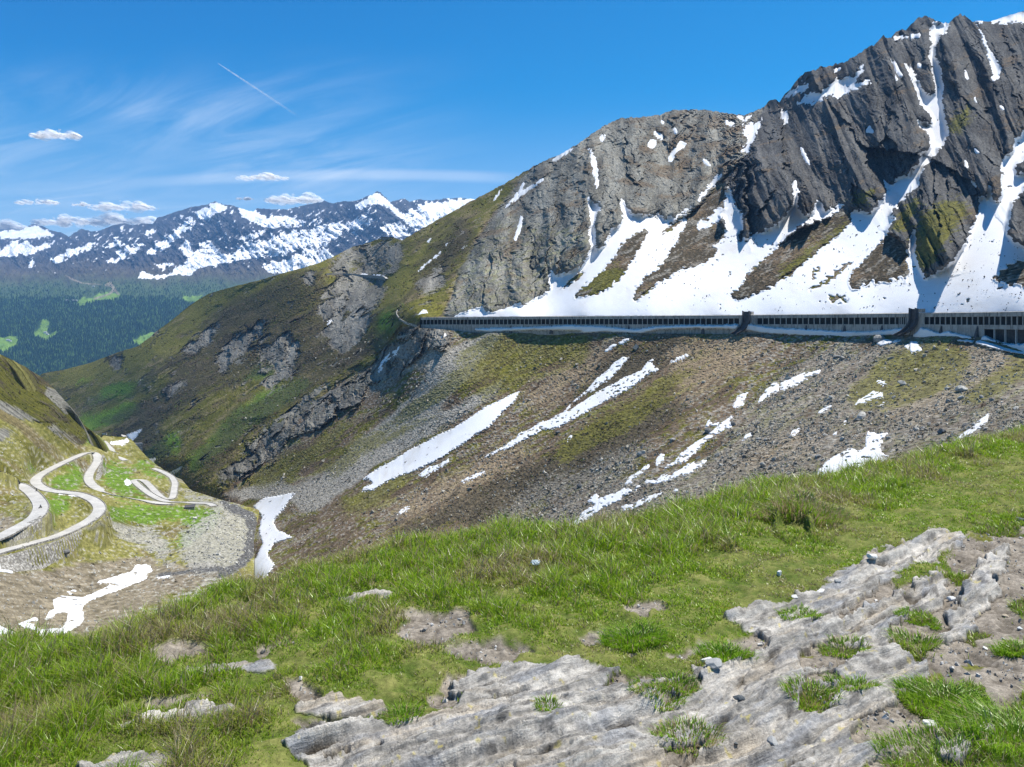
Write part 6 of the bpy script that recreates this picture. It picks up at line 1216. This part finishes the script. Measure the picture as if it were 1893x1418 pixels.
for i, (a, b_, r, mt_, lab) in enumerate([(1591, 772, 2.2, 1, 'large pale squarish boulder alone on the right slope'), (1668, 711, 1.9, 1, 'pale boulder on the green strip below the right buttress'), (1776, 722, 2.1, 1, 'rounded pale boulder on the green slope near the right edge'), (1511, 845, 1.5, 0, 'grey boulder above the grass crest, right of centre'), (1409, 861, 1.7, 0, 'grey boulder near the dark heath above the crest'),
        (1184, 840, 2.0, 1, 'pale boulder beside the star shaped snow patch'), (1243, 815, 1.8, 0, 'grey boulder near the top of the ragged snow patch'), (1355, 785, 1.7, 2, 'dark boulder at the side of the winding snow band'), (1308, 798, 2.2, 2, 'big dark boulder beside the winding snow band'), (1740, 800, 1.6, 2, 'dark slab boulder on the brown slope near the right'), (1624, 628, 3.0, 0, 'big boulder in the domed snow heap'), (1030, 800, 1.7, 2, 'dark boulder in the heath, middle of the slope')]):
    boulder(M.at(np.array([float(a)]), np.array([float(b_)]))[0], r, i, mt_, lab)
boulder(on_L(122, 1033), 2.2, 3, 2, 'dark boulder at the foot of the lowest embankment')
# rocks lying on the snowfield, dark dots
px2, py2 = sheet_sample(M, 9000, (1180, 430, 1970, 575), lambda a, b: sst(.85, 1, mk_apron(a, b)) * np.clip(-.18 + 1.1 * fbm(a / 30, b / 9, 3, 651) + .0003 * (a - 1180), 0, .5))
P2 = M.at(px2, py2); n = len(P2); R = (.22 + .5 * RNG.uniform(0, 1, n) ** 4) * np.clip(P2[:, 1] / 420, .6, 1.3); P2d = np.stack([P2[:, 0], P2[:, 1], P2[:, 2]], -1) * (1 - 2.0 / P2[:, 1:2])
tag(link('rubble', chips('rubble', P2d[:, 0], P2d[:, 1], P2d[:, 2], R, np.full((n, 3), .07) * RNG.uniform(.6, 1.8, (n, 1)), RNG), m_scree), kind='stuff')
# dwarf shrubs and heather clumps
def clumps(sheet, pxs, pys, size, cols_, k=11):
    Pc = sheet.at(pxs, pys); n = len(Pc); sz = size * RNG.uniform(.55, 1.5, n)
    d = RNG.normal(0, 1, (n, k, 3)); d /= np.linalg.norm(d, axis=-1, keepdims=True); d[..., 2] = np.abs(d[..., 2]) * .7
    c = Pc[:, None] + d * sz[:, None, None] * RNG.uniform(.5, 1, (n, k, 1)) * np.array([1.25, 1, .8])
    t1 = RNG.normal(0, 1, (n, k, 3)); t2 = RNG.normal(0, 1, (n, k, 3)); s = sz[:, None, None] * .42
    V = np.stack([c - t1 * s * .5, c + t1 * s * .5, c + t2 * s * .8], 2).reshape(-1, 3)
    return V, np.arange(len(V)).reshape(-1, 3), np.repeat(cols_, k * 3, 0) * RNG.uniform(.7, 1.3, (len(V) // 3, 1)).repeat(3, 0)
wS = M.at; shr = (wxy('heath') * .9 + wxy('shrub') * .9 + wxy('spur') * .38) * np.clip(.45 + 1.8 * fbm((.5 * px + .86 * py) / 22, (.86 * px - .5 * py) / 80, 4, 661), .05, 1.3) * (1 - sst(.3, .6, rk)) * (1 - sst(.2, .5, np.maximum(SNOWL, snow_up)))
shr = np.clip(shr + .10 * lowm, 0, 1) * (1 - near)
ax, ay = sheet_sample(M, 95000, (60, 330, 1900, 1010), lambda a, b: M.at(a, b, shr.astype(np.float32)))
gr = M.at(ax, ay, (wxy('green') + .5 * wxy('olive2')).astype(np.float32)); u = RNG.uniform(0, 1, len(ax))
cs = np.where((u < .12 + .6 * gr)[:, None], np.array([[.075, .11, .018]]), np.where((u > .6)[:, None], np.array([[.13, .10, .068]]), np.array([[.055, .046, .028]])))
V, f, cc = clumps(M, ax, ay, np.clip(M.at(ax, ay)[:, 1] / 620, .55, 1.5), cs); print('shrubs', len(ax))
m_shr, t, b = surf('dwarf shrub', .95, .05); t.put(b.inputs['Base Color'], t.new('ShaderNodeAttribute', attribute_name='Col').outputs['Color'])
tag(link('shrubs', mesh_np('shrubs', V, f, np.full(len(f), 3), cc, False), m_shr), kind='stuff')
bx, by = sheet_sample(L, 22000, (-100, 640, 500, 1200), lambda a, b: np.clip(ZL['dark'](a, b) * .55 + .10 - .1 * ZL['gravel'](a, b), 0, 1) * np.clip(.5 + 1.6 * fbm(a / 14, b / 9, 3, 671), .05, 1) * (1 - L.at(a, b, near_road.astype(np.float32))))
u = RNG.uniform(0, 1, len(bx)); cs = np.where((u < .45)[:, None], np.array([[.06, .075, .015]]), np.array([[.06, .05, .03]]))
V, f, cc = clumps(L, bx, by, np.clip(L.at(bx, by)[:, 1] / 700, .4, 1.3), cs)
tag(link('undergrowth', mesh_np('undergrowth', V, f, np.full(len(f), 3), cc, False), m_shr), kind='stuff')

# ======================================================================= CLOUDS, VAPOUR TRAIL, HAZE
m_cl = bpy.data.materials.new('cloud'); m_cl.use_nodes = True; t = NT(m_cl.node_tree); t.n.clear()
d_, tr, mx, ou = t.new('ShaderNodeBsdfDiffuse'), t.new('ShaderNodeBsdfTranslucent'), t.new('ShaderNodeMixShader'), t.new('ShaderNodeOutputMaterial')
nu = t.new('ShaderNodeNewGeometry').outputs['Normal']; sc1 = t.new('ShaderNodeVectorMath', operation='MULTIPLY_ADD'); t.l.new(nu, sc1.inputs[0]); sc1.inputs[1].default_value = (.18, .18, .18); sc1.inputs[2].default_value = tuple(SUN * .8)
nrm = t.new('ShaderNodeVectorMath', operation='NORMALIZE'); t.l.new(sc1.outputs[0], nrm.inputs[0]); t.l.new(nrm.outputs[0], d_.inputs['Normal'])
for s in (d_, tr): s.inputs[0].default_value = (.95, .95, .95, 1)
mx.inputs[0].default_value = .15; t.l.new(d_.outputs[0], mx.inputs[1]); t.l.new(tr.outputs[0], mx.inputs[2])
tp = t.new('ShaderNodeBsdfTransparent'); mx2 = t.new('ShaderNodeMixShader'); mx2.inputs[0].default_value = .15; t.l.new(tp.outputs[0], mx2.inputs[1]); t.l.new(mx.outputs[0], mx2.inputs[2]); t.l.new(mx2.outputs[0], ou.inputs[0])
def ico(n):
    bm = bmesh.new(); bmesh.ops.create_icosphere(bm, subdivisions=n, radius=1); v = np.array([w_.co[:] for w_ in bm.verts]); f = np.array([[q.index for q in p.verts] for p in bm.faces]); bm.free(); return v, f
IV, IF_ = ico(3); IV2, IF2 = ico(2)
def cloud(cx, cy, w_, h_, lab, D=24000, n=90, ragged=.5):
    rng = np.random.default_rng(int(cx * 13 + cy)); Vs, Fs, b0 = [], [], 0
    k = D / F; c = ray(cx, cy, D)
    for i in range(n):
        tt = rng.uniform(-1, 1); hh = (1 - abs(tt) ** 1.6) * (.55 + .45 * math.sin(tt * 5 + cx)); 
        zz = rng.uniform(-.35, 1) * hh; r = rng.uniform(.22, .5) * h_ * (.45 + .55 * hh) * (1 if i < n * .55 else .4)
        if i >= n * .55: tt = rng.uniform(-1.12, 1.12); zz = rng.uniform(-.4, 1.15) * max(.15, (1 - abs(tt) ** 1.6))
        p = np.array([tt * w_ * .5, rng.uniform(-.12, .12) * w_, zz * h_ * .5]) * k
        v = IV * (1 + .32 * fbm(IV[:, 0] * 2 + i * 7, IV[:, 1] * 2 + IV[:, 2] * 3.1, 4, 701)[:, None]) * np.array([1.35, 1.35, .9]) * r * k
        Vs.append(v + p); Fs.append(IF_ + b0); b0 += len(IV)
    f = np.concatenate(Fs); me = mesh_np('cloud', np.concatenate(Vs), f, np.full(len(f), 3)); o = link('cloud', me, m_cl); o.location = c; tag(o, lab, 'cloud')
for a in [(104, 252, 84, 22, 'single small white cloud high above the far mountains on the left'), (484, 329, 92, 15, 'small flat cloud right of centre above the far peaks'), (545, 371, 108, 24, 'white cloud resting just behind the far ridge, right of the others'), (68, 375, 78, 13, 'thin flat cloud low at far left'), (225, 384, 112, 22, 'rounded white cloud low over the far ridge'),
          (152, 379, 38, 7, 'tiny flat cloud left of the rounded cloud'), (230, 412, 150, 30, 'long bright cloud bank touching the far ridge'), (120, 412, 120, 24, 'cloud bank behind the leftmost far peaks'), (15, 424, 80, 26, 'cloud bank cut by the left picture edge above the far peaks'), (452, 368, 30, 7, 'wisp of cloud near the far crest, centre left')]: cloud(*a)
m_tr = bpy.data.materials.new('vapour'); m_tr.use_nodes = True; t = NT(m_tr.node_tree); t.n.clear()
tp, d_, mx, ou = t.new('ShaderNodeBsdfTransparent'), t.new('ShaderNodeBsdfTranslucent'), t.new('ShaderNodeMixShader'), t.new('ShaderNodeOutputMaterial'); d_.inputs[0].default_value = (.95, .95, .95, 1)
gx = t.new('ShaderNodeAttribute', attribute_name='Col').outputs['Fac']
nz = t.ramp(t.noise(t.new('ShaderNodeTexCoord').outputs['Object'], .004, 4, .6), .3, .6, .4, 1)
t.l.new(t.math('MULTIPLY', gx, nz), mx.inputs[0]); t.l.new(tp.outputs[0], mx.inputs[1]); t.l.new(d_.outputs[0], mx.inputs[2]); t.l.new(mx.outputs[0], ou.inputs[0])
a, b_ = ray(403, 117, 22000), ray(556, 218, 27000); k = 60; tt = np.linspace(0, 1, k); ln = a[None] * (1 - tt[:, None]) + b_[None] * tt[:, None]; ring = 8
V, cc = [], []
for i in range(k):
    r = (14 + 22 * tt[i]) * min(1, .3 + tt[i] * 6)
    for j in range(ring): th = 2 * math.pi * j / ring; V.append(ln[i] + np.array([.55 * math.cos(th), 0, .83 * math.cos(th)]) * r + np.array([0, math.sin(th), 0]) * r); cc.append([.42 * (1 - tt[i]) ** .9] * 3)
f = [(i * ring + j, i * ring + (j + 1) % ring, (i + 1) * ring + (j + 1) % ring, (i + 1) * ring + j) for i in range(k - 1) for j in range(ring)]
tag(link('vapour_trail', mesh_np('vapour_trail', np.array(V), np.array(f), np.full(len(f), 4), np.array(cc)), m_tr), 'thin white vapour trail slanting down across the blue sky', 'vapour trail')

hz = MB(); hz.box((-500, 6450, 400), (15000, 13300, 2150))
m_hz = bpy.data.materials.new('haze'); m_hz.use_nodes = True; t = NT(m_hz.node_tree); t.n.clear()
pv, ou = t.new('ShaderNodeVolumePrincipled'), t.new('ShaderNodeOutputMaterial'); pv.inputs['Color'].default_value = (.26, .54, 1.0, 1); pv.inputs['Density'].default_value = 4.8e-5; pv.inputs['Anisotropy'].default_value = .1
t.l.new(pv.outputs[0], ou.inputs['Volume'])
tag(hz.build('haze', m_hz), kind='stuff')
